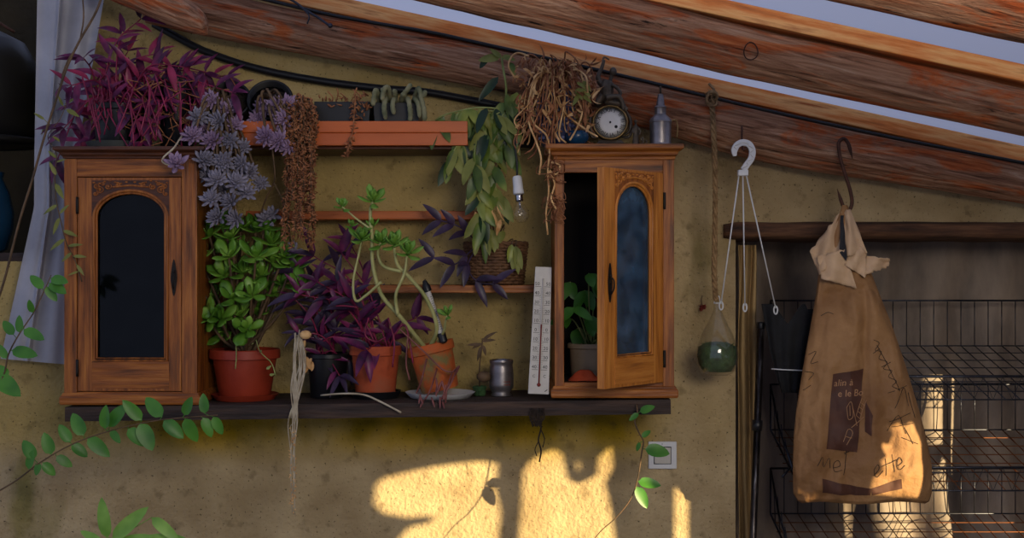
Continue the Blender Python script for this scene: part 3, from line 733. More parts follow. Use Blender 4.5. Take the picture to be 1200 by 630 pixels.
# ---- jade plant
_, z = saucer(287, -0.14, 0.075, M['terra_red'], 'red clay saucer under the bushy jade plant', h=.013)
c = P(287, 0, -0.14); jp = thing('jade_plant', 'bushy bright green jade plant in a red clay pot beside the left cabinet', 'potted plant', (c.x, c.y, z), 'pots on the plank')
Mx = WM[jp.name]; pot(jp, Mx, 0.078, 0.054, 0.108, M['terra_red'])
zt = z + .098; stems = MB(); fol = MB()
heads = [(245, 275), (262, 262), (282, 268), (300, 270), (318, 285), (235, 302), (255, 295), (278, 292), (300, 300), (318, 305), (342, 312), (352, 335), (330, 330), (240, 330), (262, 322), (285, 318), (305, 322),
         (252, 350), (272, 348), (295, 345), (318, 342), (258, 372), (280, 368), (268, 300), (332, 300), (243, 372), (262, 388), (290, 385), (300, 365), (228, 322), (310, 265), (270, 278)]
for i, (hx, hy) in enumerate(heads):
    Y = -0.14 + rnd(-0.085, 0.03) ; tip = P(hx, hy, Y); base = V((c.x + rnd(-.02, .02), c.y + rnd(-.02, .02), zt))
    mid = base.lerp(tip, .55) + V((0, rnd(-.01, .01), -.012))
    stems.tube(spline([base, mid, tip], 6), [0.0045 - .002 * q / 12 for q in range(13)], 6)
    ax = (tip - V((c.x, c.y + .05, zt + .03))).normalized() + V((0, -0.35, 0.25)); ax.normalize()
    n = R.choice((6, 7, 8, 9)); a0 = rnd(0, 6.28)
    s1 = ax.orthogonal().normalized(); s2 = ax.cross(s1)
    for k in range(n):
        a = a0 + k * 2.4; el = 0.25 + 1.0 * k / n + rnd(-.15, .15)
        o = (s1 * math.cos(a) + s2 * math.sin(a)); dd = o * math.cos(el) + ax * math.sin(el)
        Lf = rnd(.042, .06) * (1 - .4 * k / n)
        fol.fat(tip - ax * .004, dd, ax - o * .5, Lf, Lf * rnd(.46, .56), .006, bend=rnd(-.25, .05), shape='obov')
stems.build('stem', M['stem_b'], jp); fol.build('foliage', M['jade'], jp)
hb = MB(); 
for (L_) in ([(300, 398, -.215), (305, 412, -.222), (318, 425, -.222), (323, 440, -.222)], [(276, 400, -.218), (277, 415, -.222), (276, 432, -.222)]): hb.tube(spline([P(*q) for q in L_], 5), .0012, 5)
for q in ((304, 412), (318, 428), (322, 438), (296, 402)): hb.fat(P(q[0], q[1], -.224), V((rnd(-1, 1), -.5, rnd(-1, .3))), V((0, -1, .2)), .014, .007, .003)
hb.build('trailing_sprig', M['stem_g'], jp)

# ---- purple plants: stems with clasping lance leaves
def trad(root, base_c, base_r, tips, Y0, Y1, mats, Lr=(.045, .075), every=.024, stemr=.0022, arch=.25, dead=0):
    st = MB(); fo = MB()
    for (tx, ty) in tips:
        Y = rnd(Y0, Y1); tip = P(tx, ty, Y)
        b = base_c + V((rnd(-base_r, base_r), rnd(-base_r, base_r) * .7, 0))
        m1 = b.lerp(tip, .4) + V((0, -.01, arch * (tip - b).length * rnd(.5, 1.2)))
        pts = spline([b, m1, tip], 10); st.tube(pts, [stemr * (1.1 - .5 * i / (len(pts) - 1)) for i in range(len(pts))], 5)
        acc = 0; side = R.choice((-1, 1))
        for i in range(1, len(pts)):
            acc += (pts[i] - pts[i - 1]).length
            if acc > every or i == len(pts) - 1:
                acc = 0; t = (pts[i] - pts[i - 1]).normalized()
                s = t.cross(V((0, 1, 0)));
                if s.length < .1: s = t.orthogonal()
                s.normalize(); side = -side
                for q in ([side] if i < len(pts) - 1 else [1, -1, 0]):
                    dd = t * rnd(.4, .9) + s * (q * rnd(.7, 1.1)) + V((0, rnd(-.7, .1), rnd(-.35, .25)))
                    Lf = rnd(*Lr)
                    fo.leaf(pts[i], dd, V((rnd(-.3, .3), -1, .8)), Lf, Lf * rnd(.21, .28), bend=rnd(.05, .4), fold=rnd(.3, .7), mi=R.choice((0, 0, 0, 1)) if len(mats) > 1 else 0)
    st.build('stem', M['magenta'], root); fo.build('foliage', [M[k] for k in mats], root)

c = P(140, 0, -0.14)
tag(MB().lathe([(.001, 0), (.062, 0), (.072, .018), (.069, .018), (.06, .004), (.001, .004)], Matrix.Translation((c.x, c.y, LC_TOP + .0006)), 40).build('saucer', M['greyp'], smooth=50), 'dark grey plastic saucer on top of the left cabinet under the big purple plant', 'saucer')
pl = thing('purple_trailing_plant', 'big purple trailing plant in a black pot on top of the left cabinet', 'potted plant', (c.x, c.y, LC_TOP + .0052), 'purple leaved plants')
pot(pl, WM[pl.name], 0.062, 0.048, 0.098, M['black'], rim=.015)
trad(pl, c + V((0, 0, .105 - (c.z - LC_TOP))), .05,
     [(165, 22), (142, 40), (185, 62), (128, 75), (98, 68), (215, 78), (240, 85), (266, 90), (272, 108), (200, 95), (92, 120), (75, 150), (68, 185), (118, 160), (166, 165), (105, 140), (150, 60), (172, 100), (225, 105),
      (190, 120), (150, 115), (210, 130), (178, 145), (95, 165), (84, 100), (136, 130), (160, 140)], -0.24, -0.1, ['purple', 'magenta'])
mb = MB()
for i in range(46):
    x = rnd(95, 245); y = rnd(95, 140); Y = rnd(-.25, -.17)
    mb.tube(spline([P(x, y, Y + .04), P(x + rnd(-14, 14), y - rnd(2, 14), Y), P(x + rnd(-20, 20), y + rnd(15, 50), Y - .01)], 6), .0017, 5)
mb.build('runner', M['magenta'], pl)
mb = MB()
for i in range(60):
    x = rnd(150, 262); y = rnd(88, 165)
    mb.tube(spline([P(x, y, rnd(-.2, -.1)), P(x + rnd(-15, 15), y + rnd(-10, 10), -.21), P(x + rnd(-25, 25), y + rnd(-5, 25), -.2)], 5), .0013, 5)
mb.build('dry_stem', M['dried'], pl)
# small green tuft in a little pot
cc = P(207, 0, -0.1); tf = thing('tufted_plant', 'small grey green tufted plant behind the purple leaves on the left cabinet', 'potted plant', (cc.x, cc.y, LC_TOP + .0008))
pot(tf, WM[tf.name], 0.045, 0.034, .165, M['black'], rim=.012)
mb = MB()
for i in range(90):
    d_ = rdir(); d_.z = abs(d_.z) + .2
    mb.fat(V((cc.x, cc.y, LC_TOP + .165)) + rdir() * .018, d_, V((0, -1, .2)), rnd(.02, .034), .004, .003, shape='x', k=4, m=4)
mb.build('foliage', M['cactus'], tf)

# ---- rosettes
def rosette(mb, c, ax, rad, n=22, wide=.36, shape='spoon', th=.0055):
    ax = V(ax).normalized(); s1 = ax.orthogonal().normalized(); s2 = ax.cross(s1); a0 = rnd(0, 6.28)
    for k in range(n):
        f = k / (n - 1); a = a0 + k * 2.39996; el = .12 + 1.3 * f ** 1.1 + rnd(-.08, .08)
        o = s1 * math.cos(a) + s2 * math.sin(a); dd = o * math.cos(el) + ax * math.sin(el)
        Lf = rad * (1 - .5 * f) * rnd(.9, 1.08)
        mb.fat(V(c) - ax * (.010 * (1 - f)), dd, ax * math.cos(el) - o * math.sin(el), Lf, Lf * wide, th, bend=-.18, shape=shape, k=5, m=6)
    return mb
# two black pots lying tilted in the tray, grey lilac stonecrop spilling out of them
def tilted_pot(px, py, r, label, Y=-.075):
    ax = V((0.05, -1, .42)).normalized(); h = .075
    c0 = P(px, py, Y) - ax * h * .4
    t = thing('stonecrop', label, 'potted plant', c0, 'stonecrops in tilted black pots'); Mx = frame(c0, ax)
    MB().lathe([(0.001, 0), (r * .78, 0), (r * .96, h - .012), (r, h - .01), (r + .003, h - .004), (r + .001, h), (r - .003, h), (r * .9, h - .02)], Mx, 40).build('pot', M['black'], t)
    MB().lathe([(0.0005, h - .018), (r * .9, h - .02)], Mx, 24).build('soil', M['soil'], t)
    return t, c0 + ax * h
s1, o1 = tilted_pot(272, 128, .047, 'grey stonecrop cascading from the left tilted black pot down past the left cabinet')
s2, o2 = tilted_pot(319, 128, .05, 'lilac stonecrop spilling from the right tilted black pot, with two forked bare stems')
def stone(root, org, L, kind):
    st = MB()
    for i, (x, y, Y, rad) in enumerate(L):
        p = P(x, y, Y - .025); ax = V((rnd(-.6, .6), -1, rnd(-.15, .55)))
        st.tube(spline([org + rdir() * .02, org.lerp(p, .5) + V((0, -.05, .02)), p - ax.normalized() * .012 + V((0, 0, -.002)), p], 6), .003, 6)
        lil = kind == 'l' or y < 165
        rosette(MB(), p, ax, rad * .86, R.choice((34, 40, 46)), .29).build('rosette', M['sedum_l' if lil and rnd(0, 1) < .85 else 'sedum_b'], root)
    st.build('stem', M['stem_b'], root)
stone(s1, o1, [(246, 118, -.2, .034), (266, 126, -.19, .034), (232, 136, -.22, .034), (254, 142, -.22, .036), (275, 146, -.2, .034), (225, 158, -.24, .034), (247, 164, -.23, .036), (268, 166, -.22, .036), (284, 172, -.2, .03),
               (240, 186, -.24, .036), (262, 190, -.235, .036), (282, 192, -.22, .034), (253, 210, -.24, .036), (276, 212, -.23, .038), (292, 200, -.2, .032), (247, 232, -.24, .034), (268, 236, -.235, .036), (288, 224, -.22, .036), (252, 254, -.23, .034), (274, 256, -.22, .032), (305, 214, -.19, .028),
               (240, 205, -.2, .03), (258, 222, -.2, .032), (238, 148, -.19, .03)], 'b')
stone(s2, o2, [(308, 128, -.16, .034), (322, 124, -.18, .036), (338, 122, -.17, .036), (300, 140, -.17, .03), (330, 140, -.2, .036), (346, 142, -.18, .034), (310, 160, -.22, .034), (324, 164, -.215, .036), (336, 172, -.21, .03), (350, 156, -.18, .028)], 'l')
st = MB()
for L_ in ([(319, 172, -.21), (322, 200, -.2), (321, 214, -.19), (312, 232, -.17), (304, 255, -.15), (298, 280, -.14)], [(321, 214, -.19), (330, 232, -.18), (337, 252, -.17), (340, 280, -.15), (342, 296, -.14)]):
    st.tube(spline([P(*q) for q in L_], 6), .0022, 6)
st.build('forked_stem', M['stem_b'], s2)
for (x, y, rad) in ((318, 250, .026), (310, 256, .028), (342, 294, .03), (336, 302, .026)):
    rosette(MB(), P(x, y, -.16), (rnd(-.4, .4), -1, .4), rad, 20).build('rosette', M['sedum_b'], s2)
# the single rosette in front of the left cabinet on a long bent stem
st = MB().tube(spline([P(*q) for q in [(214, 158, -.24), (210, 164, -.27), (203, 174, -.285), (192, 184, -.29), (191, 190, -.29), (200, 194, -.29)]], 6), .0022, 6)
st.build('bent_stem', M['root'], s1)
rosette(MB(), P(207, 190, -.29), (.2, -1, .5), .031, 24).build('rosette', M['sedum_l'], s1)

# ---- dried hanging curtain of brown stonecrop
cc = P(353, 120, -.14); dh = thing('dried_plant', 'dense curtain of dried brown stonecrop hanging from the tray', 'dead plant', cc)
st = MB(); fo = MB()
for i in range(28):
    x = 337 + 33 * (i % 14) / 13 + rnd(-1.5, 1.5); yb = rnd(225, 310) if rnd(0, 1) < .6 else rnd(160, 250); Yb = rnd(-.24, -.2)
    p0 = P(x * .6 + 353 * .4, 118 + rnd(-8, 6), -.16)
    pts = [p0, P(x, 132 + rnd(-8, 6), Yb)] + [P(x + rnd(-3, 3) - (y - 130) * .02, y, Yb) for y in range(150, int(yb), 14)]
    pts = spline(pts, 4); st.tube(pts, .0011, 4)
    for p in pts:
        for q in range(2):
            d_ = rdir() + V((0, -.4, -.3))
            fo.fat(p + rdir() * .002, d_, rdir(), rnd(.008, .014), rnd(.004, .006), .003, shape='x', k=3, m=4)
st.build('strand', M['stem_b'], dh); fo.build('foliage', M['dried'], dh)

# ---- black planters in the tray
def planter(x0, x1, ytop, label, Ya=-.172, Yb=-.05):
    A, B = P(x0, ytop, Ya), P(x1, ytop, Ya); z0 = TROUGH_Z + .0006; t = thing('planter', label, 'potted plant', ((A.x + B.x) / 2, (Ya + Yb) / 2, z0), 'black square planters in the tray')
    mb = MB(); th = .003; vs = []
    for (o, z, ins) in ((0.006, z0, 0), (0, A.z, 0), (0, A.z, th), (0.006, z0 + th, th)):
        e = o + ins; vs += [V((A.x + e, Ya + e, z)), V((B.x - e, Ya + e, z)), V((B.x - e, Yb - e, z)), V((A.x + e, Yb - e, z))]
    fs = [(0, 1, 2, 3)] + [(i * 4 + j, i * 4 + (j + 1) % 4, i * 4 + 4 + (j + 1) % 4, i * 4 + 4 + j) for i in range(3) for j in range(4)] + [(12, 13, 14, 15)]
    mb.add(vs, fs).build('pot', M['black'], t, smooth=False, bevel=.001)
    MB().box(A.x + .006, B.x - .006, Ya + .006, Yb - .006, A.z - .014, A.z - .012).build('soil', M['soil'], t, smooth=False)
    return t, A, B
t, A, B = planter(368, 434, 119, 'black square planter of shrivelled brown succulents in the tray')
mb = MB()
for i in range(60):
    x = rnd(370, 432) if i < 25 else rnd(408, 432); y = rnd(112, 124) if i < 25 else rnd(112, 142); p = P(x, y, -.18 if y > 122 else rnd(-.17, -.1))
    mb.fat(p, rdir() + V((0, -.3, .2)), rdir(), rnd(.008, .018), .006, .004, shape='x', k=4, m=5)
for x, y in ((386, 110), (392, 106), (403, 112), (418, 108)): mb.tube(spline([P(x, 124, -.14), P(x + 4, y + 5, -.15), P(x + rnd(-5, 5), y - 3, -.15)], 5), .0016, 5)
mb.build('foliage', M['dried'], t)
mb = MB(); L_ = spline(PS([(416, 106), (416, 120), (415, 135), (414, 150), (411, 162), (409, 172), (407, 183)], -.208), 6); mb.tube(L_, .0014, 5)
for p in L_:
    for q in range(3 if p.z < P(0, 165, -.208).z else 1): mb.fat(p + rdir() * .004, rdir(), rdir(), rnd(.007, .012), .005, .003, shape='x', k=3, m=4)
mb.build('hanging_sprig', M['dried'], t)
t, A, B = planter(437, 492, 120, 'black planter of grey finger cactus hanging over its rim')
for L_ in ([(445, 122), (443, 110), (440, 106), (438, 116), (437, 124)], [(452, 122), (450, 108), (447, 104)], [(458, 122), (456, 106), (453, 102), (449, 108), (448, 118)], [(464, 122), (463, 110), (462, 105)], [(470, 122), (472, 112), (478, 104), (482, 98)],
           [(475, 122), (478, 116), (480, 124), (481, 136), (480, 142)], [(484, 120), (488, 108), (491, 104), (494, 116), (497, 130), (498, 142)], [(488, 122), (492, 112), (496, 112), (499, 106)], [(466, 122), (462, 116), (460, 124), (462, 134)],
           [(455, 122), (452, 116), (450, 126), (452, 140)], [(486, 122), (486, 116), (490, 122), (492, 138)], [(476, 122), (474, 112), (471, 110)]):
    pts = spline([P(x, y, -.15 if i == 0 else -.175 - .012 * min(i, 2)) for i, (x, y) in enumerate(L_)], 6); n_ = len(pts)
    MB().tube(pts, [.0056 * (1 if i < n_ - 2 else (.8, .45)[i - n_ + 2]) * (1 + .1 * math.sin(i * 2.3)) for i in range(n_)], 8).build('cactus_stem', M['cactus'], t)

# ---- middle purple plant in terracotta
_, z = saucer(440, -0.14, 0.058, M['black'], 'black saucer under the middle terracotta pot')
c = P(440, 0, -0.14); t = thing('purple_trailing_plant', 'dark purple trailing plant in the middle terracotta pot on the plank', 'potted plant', (c.x, c.y, z), 'purple leaved plants')
pot(t, WM[t.name], 0.058, 0.042, 0.112, M['terra'])
trad(t, V((c.x, c.y, z + .1)), .035, [(368, 300), (400, 296), (408, 280), (395, 330), (372, 330),  (412, 350), (438, 372), (392, 362), (378, 396), (430, 410), (455, 400), (352, 345), (488, 372)], -.22, -.1, ['purple', 'dkpurple', 'magenta'], Lr=(.045, .08), every=.03)
mb = MB()
for L_ in ([(432, 372), (428, 392), (440, 400), (452, 395)], [(384, 362), (398, 358), (420, 360)], [(462, 392), (474, 380), (480, 400), (484, 425)], [(455, 372), (462, 400), (460, 430)]): mb.tube(spline([P(x, y, -.21) for x, y in L_], 6), .002, 5)
mb.build('runner', M['magenta'], t)
c = P(384, 0, -0.12); t = thing('purple_trailing_plant', 'purple trailing plant in a black pot between the jade plant and the middle terracotta pot', 'potted plant', (c.x, c.y, ptop(c.x) + .0008), 'purple leaved plants')
pot(t, WM[t.name], 0.05, 0.036, 0.1, M['black'], rim=.012)
trad(t, V((c.x, c.y, t.location.z + .09)), .03, [(352, 318), (372, 345), (360, 370), (350, 390), (395, 385), (410, 420), (398, 440), (385, 350), (408, 395), (376, 415), (366, 330), (345, 350)], -.2, -.1, ['dkpurple', 'purple'], Lr=(.04, .07), every=.03)
# hanging bundle of pale roots
rt = thing('root_bundle', 'bundle of pale dried roots hanging over the plank below the jade plant', 'dead plant', P(350, 400, -.24))
mb = MB()
for i in range(16):
    x0 = rnd(343, 358); x1 = 343 + rnd(-5, 6); ye = rnd(500, 605) if i < 9 else rnd(450, 490)
    mb.tube(spline([P(350 + rnd(-5, 5), 392 + rnd(-6, 6), -.24), P(x0, 425, -.262), P((x0 + 344) / 2 + rnd(-4, 4), 455, -.275), P(x1, 490, -.275)] + ([P(343 + rnd(-3, 3), (490 + ye) / 2, -.275), P(343 + rnd(-2, 3), ye, -.275)] if ye > 500 else []), 6), rnd(.0008, .0015), 5)
mb.build('root', M['root'], rt)
mb = MB()
for i in range(70):
    y = rnd(500, 600); mb.fat(P(343 + rnd(-3, 3), y, -.276), rdir(), rdir(), rnd(.004, .008), .004, .003, shape='x', k=3, m=4)
mb.build('dry_bead', M['straw'], rt); mb = MB()
for i in range(9):
    mb.fat(P(rnd(352, 366), rnd(396, 425), -.24), V((rnd(-.4, .4), -.3, -1)), V((0, -1, 0)), rnd(.02, .035), .01, .004, shape='x')
mb.build('dry_leaf', M['straw'], rt); MB().ball(P(358, 392, -.25), .011, 10, sc=(1.2, 1, .9)).build('seed_head', M['straw'], rt)
tag(MB().tube(spline([P(*q) for q in [(376, 463, -.22), (400, 461, -.25), (425, 462, -.262), (445, 470, -.272), (470, 483, -.278)]], 6), [.0022] * 25, 6).build('twig', M['root']), 'pale bent twig lying over the front edge of the plank', 'twig')

# ---- leggy succulent in the tilted pot
_, z = saucer(516, -0.15, 0.078, M['white'], 'white plate under the tilted terracotta pot', name='plate', h=.012)
c = P(519, 0, -0.15); tilt = Matrix.Rotation(math.radians(-13), 4, 'Y')
Mp = Matrix.Translation((c.x - .006, c.y, z + .0125)) @ tilt
t = thing('leggy_succulent', 'leggy succulent with bare pale stems in the tilted terracotta pot', 'potted plant', (c.x, c.y, z), 'pots on the plank')
pot(t, Mp, 0.053, 0.04, 0.105, M['terra_mossy'])
top = Mp @ V((0, 0, .095)); st = MB()
stems = [([(470, 372, -.17), (447, 345, -.19), (437, 310, -.2), (436, 280, -.2), (434, 250, -.2), (437, 236, -.2)], .0045), ([(512, 385, -.16), (500, 350, -.18), (480, 325, -.19), (466, 310, -.2), (462, 290, -.21)], .0045),
         ([(466, 368, -.2), (464, 345, -.21), (474, 320, -.21), (477, 300, -.21)], .0035), ([(447, 330, -.2), (430, 345, -.2), (417, 352, -.2), (414, 330, -.2), (420, 300, -.2), (424, 282, -.2)], .003),
         ([(437, 270, -.2), (420, 258, -.2), (408, 248, -.2), (401, 242, -.2)], .0022), ([(520, 388, -.17), (522, 378, -.19), (524, 370, -.2)], .003), ([(470, 318, -.2), (450, 312, -.2), (443, 298, -.2), (446, 284, -.2)], .0035)]
for i, (L_, r) in enumerate(stems):
    pts = [P(q[0], q[1], q[2] - .045) for q in L_]
    if i in (0, 1, 5): pts = [top + V((rnd(-.01, .01), 0, -.01))] + pts
    pts = spline(pts, 8); st.tube(pts, [r * (1.1 - .35 * q / len(pts)) for q in range(len(pts))], 8)
st.build('stem', M['stem_p'], t)
for (x, y, rad, n) in ((437, 233, .046, 13), (401, 240, .03, 9), (424, 278, .042, 14), (462, 284, .044, 15), (478, 294, .042, 14), (446, 282, .042, 14), (524, 366, .03, 9), (436, 262, .026, 8), (412, 262, .022, 7)):
    rosette(MB(), P(x, y, -.245), (rnd(-.3, .3), -.75, 1), rad, n, .42, 'obov', .005).build('rosette', M['lime'], t)
mb = MB()
for L_ in ([(468, 385), (495, 410), (518, 432), (530, 436)], [(512, 432), (505, 455), (498, 468)], [(530, 436), (524, 455), (522, 472)], [(535, 432), (528, 450), (515, 470)], [(500, 420), (494, 445), (488, 460)], [(478, 395), (476, 425), (480, 445)], [(530, 436), (538, 430), (520, 462)]):
    mb.tube(spline([P(x, y, -.225 if y < 446 else -.268) for x, y in L_], 6), .002, 5)
for i in range(14): mb.fat(P(rnd(490, 538), rnd(440, 470), -.268), V((rnd(-.6, .6), -.3, -1)), V((0, -1, 0)), rnd(.015, .03), .005, .003, shape='x')
mb.build('dried_runner', leafm('dull pink runner', [(110, 60, 58), (150, 92, 84)]), t)

# glass tube stuck in that pot
a_, b_ = P(520, 400, -.2), P(500, 337, -.2); g = thing('glass_tube_gauge', 'slim glass gauge tube with black ends leaning in the tilted terracotta pot', 'gauge', a_)
d_ = (b_ - a_); Mx = frame(a_, d_); Lg = d_.length
MB().lathe([(.0058, .014), (.0064, .02), (.0064, Lg - .01), (.0058, Lg - .006)], Mx, 20).build('tube', M['offwhite'], g)
MB().lathe([(.004, -.004), (.0095, 0), (.0095, .018), (.008, .02)], Mx, 20).build('foot_cap', M['black'], g, smooth=40)
MB().lathe([(.0078, Lg - .009), (.009, Lg - .008), (.009, Lg + .004), (.006, Lg + .01), (.0045, Lg + .016), (.001, Lg + .018)], Mx, 20).build('top_cap', M['black'], g, smooth=40)
mb = MB()
for i in range(16):
    zz = .028 + i * (Lg - .05) / 15; W_ = .005 if i % 4 else .0075
    for s in (-1, 1): mb.box(s * .0036 - W_ / 3, s * .0036 + W_ / 3, -.0004, .0004, zz, zz + .0009, M=Mx @ Matrix.Translation((0, 0, 0)) @ Matrix.Translation((0, -.0079, 0)) if False else Matrix.Translation(V((0, -.0064, 0))) @ Mx)
mb.build('scale_marks', M['ink'], g, smooth=False)

# steel cup
c = P(587.5, 0, -.14); z = ptop(c.x) + .0008; k = S(-.14)
t = thing('steel_cup', 'small dull steel cup standing on the plank beside the thermometer', 'cup', (c.x, c.y, z))
pr = [(.001, 0), (11.5, 0), (12.3, 1), (10.6, 4), (12.5, 8), (14, 10), (14.3, 14), (14.1, 28), (13.6, 34), (13, 37), (13.8, 39), (14.2, 41.5), (13.6, 42.5), (12.6, 42), (12.4, 30), (12, 10), (.001, 9)]
MB().lathe([(r * k, zz * k) for r, zz in pr], WM[t.name], 36).build('cup_body', M['pewter'], t)
MB().tube([V((c.x + 13.4 * k * math.cos(q), c.y + 13.4 * k * math.sin(q), z + 42 * k)) for q in [2 * PI * i / 36 for i in range(36)]], .0012, 6, closed=True).build('rim', M['chrome'], t)
mb = MB()
for row, zz in enumerate((17.5, 14)):
    for i in range(5):
        an = -PI / 2 + .25 + i * .13; q = 14.35 * k
        p = V((c.x + q * math.cos(an), c.y + q * math.sin(an), z + zz * k)); mb.box(-.0010, .0010, -.0003, .0003, -.0012, .0012, M=frame(p, (0, 0, 1), (-math.sin(an), math.cos(an), 0)))
mb.build('red_lettering', M['redink'], t, smooth=False)
# small withered sprig behind the cup
t = thing('withered_sprig', 'withered sprig in a tiny green pot beside the steel cup', 'potted plant', (P(562, 0, -.13).x, -.13, ptop(P(562, 0, -.13).x) + .0008)); bz = V(t.location)
MB().lathe(pot_geo(.016, .012, .022, .006, .002), WM[t.name], 20).build('pot', M['moss'], t)
mb = MB().tube(spline([bz + V((0, 0, .018)), P(562, 430, -.14), P(565, 402, -.15), P(566, 396, -.15)], 6), .0016, 5)
for (x, y, dx, dz) in ((565, 400, 1, .25), (565, 402, -1, -.4), (566, 404, .3, -1), (564, 405, -.3, -1), (566, 398, .8, .6), (565, 404, -.8, .1)): mb.leaf(P(x, y, -.15), (dx, -.2, dz), (0, -1, .5), rnd(.025, .04), .008, .3)
mb.ball(P(567, 441, -.155), .014, 10, sc=(1.2, 1, .9)); mb.build('foliage', M['stem_b'], t)

# ---- wall thermometer
B0, T0 = P(631, 461.5, -.245), P(637, 312.5, -.215); B0.z = max(B0.z, ptop(B0.x) + .002)
th = thing('thermometer', 'tall white enamel thermometer board leaning beside the right cabinet', 'thermometer', B0)
Mx = frame(B0, T0 - B0); Mx = frame(B0, T0 - B0, (1, 0, 0)); Hh = (T0 - B0).length
# local x right, z up the board, local y points away from the viewer
if (Mx.to_3x3() @ V((0, 1, 0))).y < 0: Mx = Mx @ Matrix.Rotation(PI, 4, 'Z')
wb, wt = .0225, .0178
MB().add([(-wb, 0, 0), (wb, 0, 0), (wb, .006, 0), (-wb, .006, 0), (-wt, 0, Hh), (wt, 0, Hh), (wt, .006, Hh), (-wt, .006, Hh)], [(0, 1, 2, 3), (4, 5, 6, 7), (0, 1, 5, 4), (1, 2, 6, 5), (2, 3, 7, 6), (3, 0, 4, 7)], 0, Mx).build('board', M['offwhite'], th, M=Mx, smooth=False, bevel=.001)
mb = MB(); MT = Mx @ Matrix(((1, 0, 0, 0), (0, 0, -1, 0), (0, 1, 0, 0), (0, 0, 0, 1)))
z0, z1 = .058, .238
for i in range(10):
    zz = z0 + (z1 - z0) * i / 9; val = abs(i * 10 - 40)
    for s in (-1, 1):
        vs, fs = text_geo(str(val), .0105); mb.add(vs, fs, 0, Mx @ Matrix.Translation((s * .0118, -.0004, zz)) @ Matrix.Rotation(PI / 2, 4, 'X'))
        mb.box(min(s * .003, s * .0165), max(s * .003, s * .0165), -.0005, 0, zz - .0062, zz - .0054, M=Mx)
    if i < 9:
        for q in range(1, 5): mb.box(-.0062, .0062, -.0005, 0, zz - .0058 + q * .004, zz - .0054 + q * .004, M=Mx)
for s in (-1, 1):
    vs, fs = text_geo('C', .009); mb.add(vs, fs, 0, Mx @ Matrix.Translation((s * .0115, -.0004, .038)) @ Matrix.Rotation(PI / 2, 4, 'X'))
mb.build('scale', M['ink'], th, M=Mx, smooth=False)
MB().box(-.0035, .0035, -.0005, 0, -.0008, .0008, M=Mx @ Matrix.Translation((.016, 0, .008)) @ Matrix.Rotation(-.7, 4, 'Y')).build('corner_mark', M['ink'], th, M=Mx, smooth=False)
MB().tube([Mx @ V((0, -.0012, .024)), Mx @ V((0, -.0012, .25))], .0018, 8).build('glass_tube', M['offwhite'], th, M=Mx)
MB().tube([Mx @ V((0, -.0022, .022)), Mx @ V((0, -.0022, .15))], .0014, 8).ball(Mx @ V((0, -.002, .02)), .0042, 12).build('red_column', M['redink'], th, M=Mx, label='red column and bulb of spirit')

# ---- light bulb on its cord
c = P(607, 218, -.2); k = S(-.2); lb = thing('light_bulb', 'bare clear light bulb in a white socket hanging from a cord', 'lamp', c + V((.003, 0, -42 * k)))
ax = V((.1, -.1, -1)).normalized(); Mx = frame(c, ax)
MB().lathe([(.001, -12 * k), (4 * k, -12 * k), (5.6 * k, -10 * k), (5.8 * k, 3 * k), (6.2 * k, 4 * k), (6.4 * k, 9 * k), (5 * k, 10 * k), (.001, 10 * k)], Mx, 24).build('socket', M['white'], lb, smooth=40)
MB().lathe([(4.4 * k, 10 * k), (4.6 * k, 12 * k), (4.3 * k, 13 * k), (4.6 * k, 14 * k), (4.3 * k, 15 * k), (4.6 * k, 16 * k), (4.4 * k, 18 * k), (.001, 18 * k)], Mx, 24).build('screw_cap', M['chrome'], lb)
MB().lathe([(4.3 * k, 17.5 * k), (5 * k, 21 * k), (8 * k, 26 * k), (10 * k, 32 * k), (9.6 * k, 37 * k), (7 * k, 41 * k), (3.5 * k, 43 * k), (.0005, 43.5 * k)], Mx, 32).build('glass_bulb', M['glass'], lb)
mb = MB().tube([Mx @ V((0, 0, 17 * k)), Mx @ V((0, 0, 26 * k))], 1.2 * k, 6).tube(spline([Mx @ V((0, 0, 25 * k)), Mx @ V((-3 * k, 0, 31 * k)), Mx @ V((0, 2 * k, 30 * k)), Mx @ V((3 * k, 0, 31 * k)), Mx @ V((0, 0, 25 * k))], 5), .0004, 5)
mb.build('filament', M['chrome'], lb)
MB().tube(spline([Mx @ V((0, 0, -11 * k)), P(606, 190, -.2), P(604, 165, -.2), P(612, 140, -.19), P(616, 118, -.16), P(618, 96, -.143)], 6), .0022, 8).build('cord', M['cable'], lb)

# ---- wicker basket with drooping plant, on the low shelf
SH3 = P(0, 334, -.15).z
c = P(581, 0, -.078); z = SH3 + .0006; t = thing('basket_plant', 'round wicker basket on the low shelf with drooping yellowing leaves', 'potted plant', (c.x, c.y, z))
r0, r1, hh = .060, .070, .092
mb = MB(); rows = 13; seg = 72; ns = 18
for j in range(rows):
    zz = z + .005 + j * (hh - .012) / (rows - 1); r = r0 + (r1 - r0) * (zz - z) / hh
    mb.tube([V((c.x + (r + .0028 * math.cos(ns * a + PI * j)) * math.cos(a), c.y + (r + .0028 * math.cos(ns * a + PI * j)) * math.sin(a), zz)) for a in [2 * PI * i / seg for i in range(seg)]], .0037, 5, closed=True)
for i in range(ns * 2):
    a = PI * i / ns; mb.tube([V((c.x + r0 * math.cos(a), c.y + r0 * math.sin(a), z)), V((c.x + r1 * math.cos(a), c.y + r1 * math.sin(a), z + hh))], .002, 5)
mb.lathe([(.001, z + .002), (r0, z + .002), (r0 - .003, z + .01), (r1 - .006, z + hh - .01)], Matrix.Translation((c.x, c.y, 0)), 36)
mb.build('basket', M['wicker'], t)
mb = MB()
